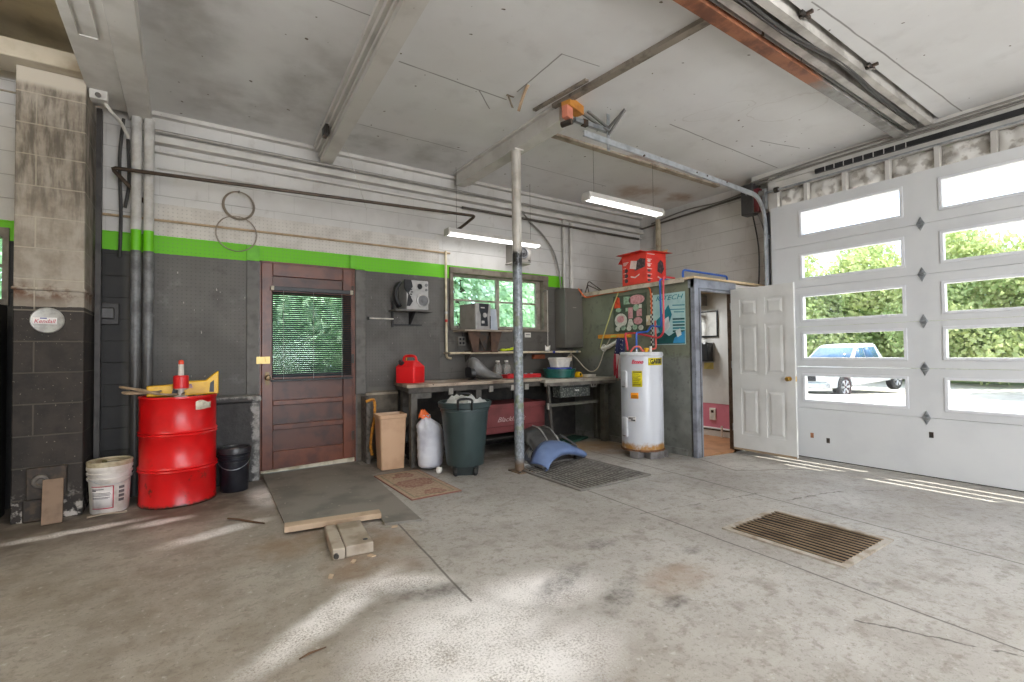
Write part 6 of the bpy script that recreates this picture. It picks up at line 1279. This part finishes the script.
sil = [(2.75, .48), (2.80, .62), (2.78, .98), (2.65, 1.08), (1.35, 1.16), (.95, 1.17), (-1.05, 1.18), (-2.75, 1.18), (-2.78, .60), (-2.68, .48)]
def arch(cx_, r=.47, n=9): return [(cx_ + r * cos(pi * k / n), .40 + r * sin(pi * k / n)) for k in range(n, -1, -1)]
low = [(-2.68, .42)] + arch(-1.76) + arch(1.76) + [(2.70, .42)]
MB().prism(low + [(2.80, .62), (2.78, .98), (2.66, 1.08), (1.35, 1.17), (.95, 1.18), (-2.75, 1.18), (-2.78, .60)], -.95, .95, 'y').build('body', m_body, tr, bevel=.04)
MB().box(-2.6, -.80, 1.10, -1.05, .80, 1.185).build('bed_floor', m_tire, tr)
cab = loft([[(1.25, -.86, 1.16), (1.25, .86, 1.16), (-1.08, .86, 1.16), (-1.08, -.86, 1.16)], [(.42, -.70, 1.76), (.42, .70, 1.76), (-.78, .70, 1.78), (-.78, -.70, 1.78)], [(.25, -.62, 1.83), (.25, .62, 1.83), (-.70, .62, 1.84), (-.70, -.62, 1.84)]])
cab.build('cab', m_body, tr, bevel=.03, smooth=30)
def lerp3(a, b_, t_): return Vector(a) * (1 - t_) + Vector(b_) * t_
MB().add([(1.19, -.76, 1.22), (1.19, .76, 1.22), (.50, .62, 1.72), (.50, -.62, 1.72)], [(0, 1, 2, 3)]).build('windshield', m_tglass, tr, solid=.02)
for s_ in (-1, 1):
    yl_ = lambda z_: s_ * (.868 - .16 * (z_ - 1.16) / .6)
    for a, b_, c_, d_ in ((1.0, .18, .16, .45), (.12, -.72, -.62, .10)):
        MB().add([(a, yl_(1.22), 1.22), (b_, yl_(1.22), 1.22), (c_, yl_(1.70), 1.70), (d_, yl_(1.70), 1.70)], [(0, 1, 2, 3)]).build('side_window', m_tglass, tr, solid=.02)
    MB().box(.85, s_ * .95 - .0, 1.22, 1.0, s_ * 1.12, 1.38).build('mirror', m_body, tr, bevel=.03)
    MB().box(2.60, s_ * .62 - .2, .78, 2.80, s_ * .62 + .2, .95).build('headlight', M('lamp_lens', C(226, 230, 236), .1), tr, bevel=.02)
    for cx_ in (1.76, -1.76):
        wl_ = MB().lathe([(.22, -.12), (.36, -.125), (.395, -.09), (.40, 0), (.395, .09), (.36, .125), (.22, .12)], 32, RM(cx_, s_ * .82, .40, rx=pi / 2)).build('wheel', m_tire, tr)
        q = MB().lathe([(.0, .10), (.05, .11), (.06, .09), (.07, .08)], 20, RM(cx_, s_ * .82, .40, rx=-s_ * -pi / 2), caps=False)
        q.lathe([(.20, .11), (.245, .125), (.25, .11), (.20, .05)], 32, RM(cx_, s_ * .82, .40, rx=s_ * pi / 2 * -1), caps=False)
        for k in range(6):
            a = 2 * pi * k / 6; q.tube([(cx_ + .05 * cos(a), s_ * .93, .40 + .05 * sin(a)), (cx_ + .23 * cos(a), s_ * .94, .40 + .23 * sin(a))], [.03, .045], 6)
        q.build('rim', m_rim, wl_)
MB().box(2.70, -.55, .66, 2.815, .55, .98).build('grille', m_tire, tr, bevel=.02); MB().box(2.66, -.95, .42, 2.90, .95, .62).build('bumper', M('chrome_bumper', C(180, 184, 192), .2, .8), tr, bevel=.03)

def leaf_mat(name, c1, c2, c3):
    t = NT(name); oi = t.n('NewGeometry'); nz = t.noise(.55, 4); n2 = t.noise(7, 2)
    c = t.mix(t.ramp(nz, .38, .62), c1, c2); c = t.mix(t.ramp(n2, .5, .72), c, c3)
    d = t.n('BsdfDiffuse'); t.put(d.inputs[0], c); tl = t.n('BsdfTranslucent'); t.put(tl.inputs[0], c)
    mi = t.n('MixShader'); mi.inputs[0].default_value = .35; t.t.links.new(d.outputs[0], mi.inputs[1]); t.t.links.new(tl.outputs[0], mi.inputs[2]); t.t.links.new(mi.outputs[0], t.out.inputs[0]); return t.m
m_lb = leaf_mat('leaves_hazy', C(184, 210, 180), C(204, 224, 198), C(236, 242, 226)); m_l1 = leaf_mat('leaves_bright', C(158, 180, 120), C(196, 206, 144), C(226, 228, 182)); m_l2 = leaf_mat('leaves_cool', C(124, 168, 142), C(152, 190, 162), C(192, 214, 182)); m_l3 = leaf_mat('leaves_deep', C(124, 152, 108), C(150, 174, 124), C(186, 202, 154))  # pale tones carry haze and overexposure in the leaf colour
m_bark = M('bark', C(92, 78, 66), .9, c2=C(70, 58, 48))
def tree(name, blobs, trunk_h, nleaf, ls, mat, label, loc, group, rz=0):
    q = T(name, label, 'tree', loc, rz, group); rnd = random.Random(sum(map(ord, label)) + int(loc[1] * 7))
    tot = sum(b_[3] ** 2 for b_ in blobs); mb = MB()
    for cx_, cy_, cz_, r in blobs:
        for _ in range(int(nleaf * r * r / tot)):
            d = Vector((rnd.gauss(0, 1), rnd.gauss(0, 1), rnd.gauss(0, 1))).normalized()
            p = Vector((cx_, cy_, cz_)) + d * r * (rnd.random() ** .35) * (.85 + .3 * mnoise.noise(d * 2.2 + Vector((cx_, cy_, cz_))))
            if p.z < .05: p.z = .05 + rnd.random() * .3
            nrm_ = (d * .7 + Vector((rnd.gauss(0, .6), rnd.gauss(0, .6), rnd.gauss(0, .6)))).normalized()
            a = nrm_.orthogonal().normalized() * ls * (.6 + rnd.random() * .8); b2 = nrm_.cross(a) * .6
            mb.add([p - a, p + b2, p + a, p - b2], [(0, 1, 2, 3)])
    mb.build('foliage', mat, q, smooth=0)
    tb_ = MB().tube(smoothpts([(0, 0, -.3), (.08, .05, trunk_h * .4), (-.05, .1, trunk_h * .75), (.05, .0, trunk_h)], 4), [.22 - .014 * k for k in range(13)], 9)
    for cx_, cy_, cz_, r in blobs[:4]: tb_.tube([(0, .05, trunk_h * .55), (cx_ * .6, cy_ * .6, cz_ * .85)], [.09, .03], 6)
    tb_.build('trunk', m_bark, q); return q
B1 = [(0, 0, 3.2, 2.3), (1.2, .8, 2.4, 1.9), (-1.2, -1.0, 2.2, 1.9), (.4, -1.4, 4.3, 1.7), (-.5, 1.2, 4.8, 1.7), (0, .2, 5.9, 1.5), (0, 1.9, 1.4, 1.5), (0, -2.0, 1.4, 1.5)]
B2 = [(0, 0, 5.4, 2.9), (1.4, 1.6, 4.2, 2.2), (-1.0, -1.8, 4.2, 2.4), (.3, -.6, 8.2, 2.3), (-.3, 1.4, 7.4, 2.2), (0, 0, 10.2, 1.7), (.2, 2.4, 2.2, 1.8), (.2, -2.4, 2.0, 1.8)]
Tg = 'trees beyond the drive'
for k, (x0, y0, sc_, kind, lab) in enumerate(((30, 14.2, 1.1, 1, 'sunlit leafy tree seen through the left window column at its left'), (31, 10.8, 1.10, 1, 'sunlit leafy tree behind the pickup truck cab'), (29.5, 7.4, 1.08, 1, 'sunlit leafy tree right of the pickup truck'),
        (31.5, 4.0, 1.02, 1, 'pale green tree at the left of the right window column'), (27, .4, 1.12, 2, 'tall blue-green tree in the right window column'), (34, 18.5, 1.1, 3, 'dark green tree at the far left beyond the drive'), (26, -4.2, 1.1, 3, 'dark green tree at the right end beyond the drive'), (36, 8.6, 1.15, 3, 'dark green tree standing behind the sunlit trees'))):
    bl_ = [(a * sc_, b_ * sc_, c_ * sc_, d_ * sc_) for a, b_, c_, d_ in (B2 if kind == 2 else B1)]
    tree('tree', bl_, 4.5 * sc_, 15000 if kind != 2 else 20000, .125, {1: m_l1, 2: m_l2, 3: m_l3}[kind], lab, (x0, y0, ez_at(x0)), Tg, k * 1.3)
Bh = [(0, 0, 3.0, 2.2), (1.6, .3, 2.2, 1.8), (-1.6, -.2, 2.2, 1.9), (.5, .2, 4.6, 1.7), (-.8, .1, 4.4, 1.6), (2.4, 0, 1.0, 1.2), (-2.4, 0, 1.0, 1.2)]
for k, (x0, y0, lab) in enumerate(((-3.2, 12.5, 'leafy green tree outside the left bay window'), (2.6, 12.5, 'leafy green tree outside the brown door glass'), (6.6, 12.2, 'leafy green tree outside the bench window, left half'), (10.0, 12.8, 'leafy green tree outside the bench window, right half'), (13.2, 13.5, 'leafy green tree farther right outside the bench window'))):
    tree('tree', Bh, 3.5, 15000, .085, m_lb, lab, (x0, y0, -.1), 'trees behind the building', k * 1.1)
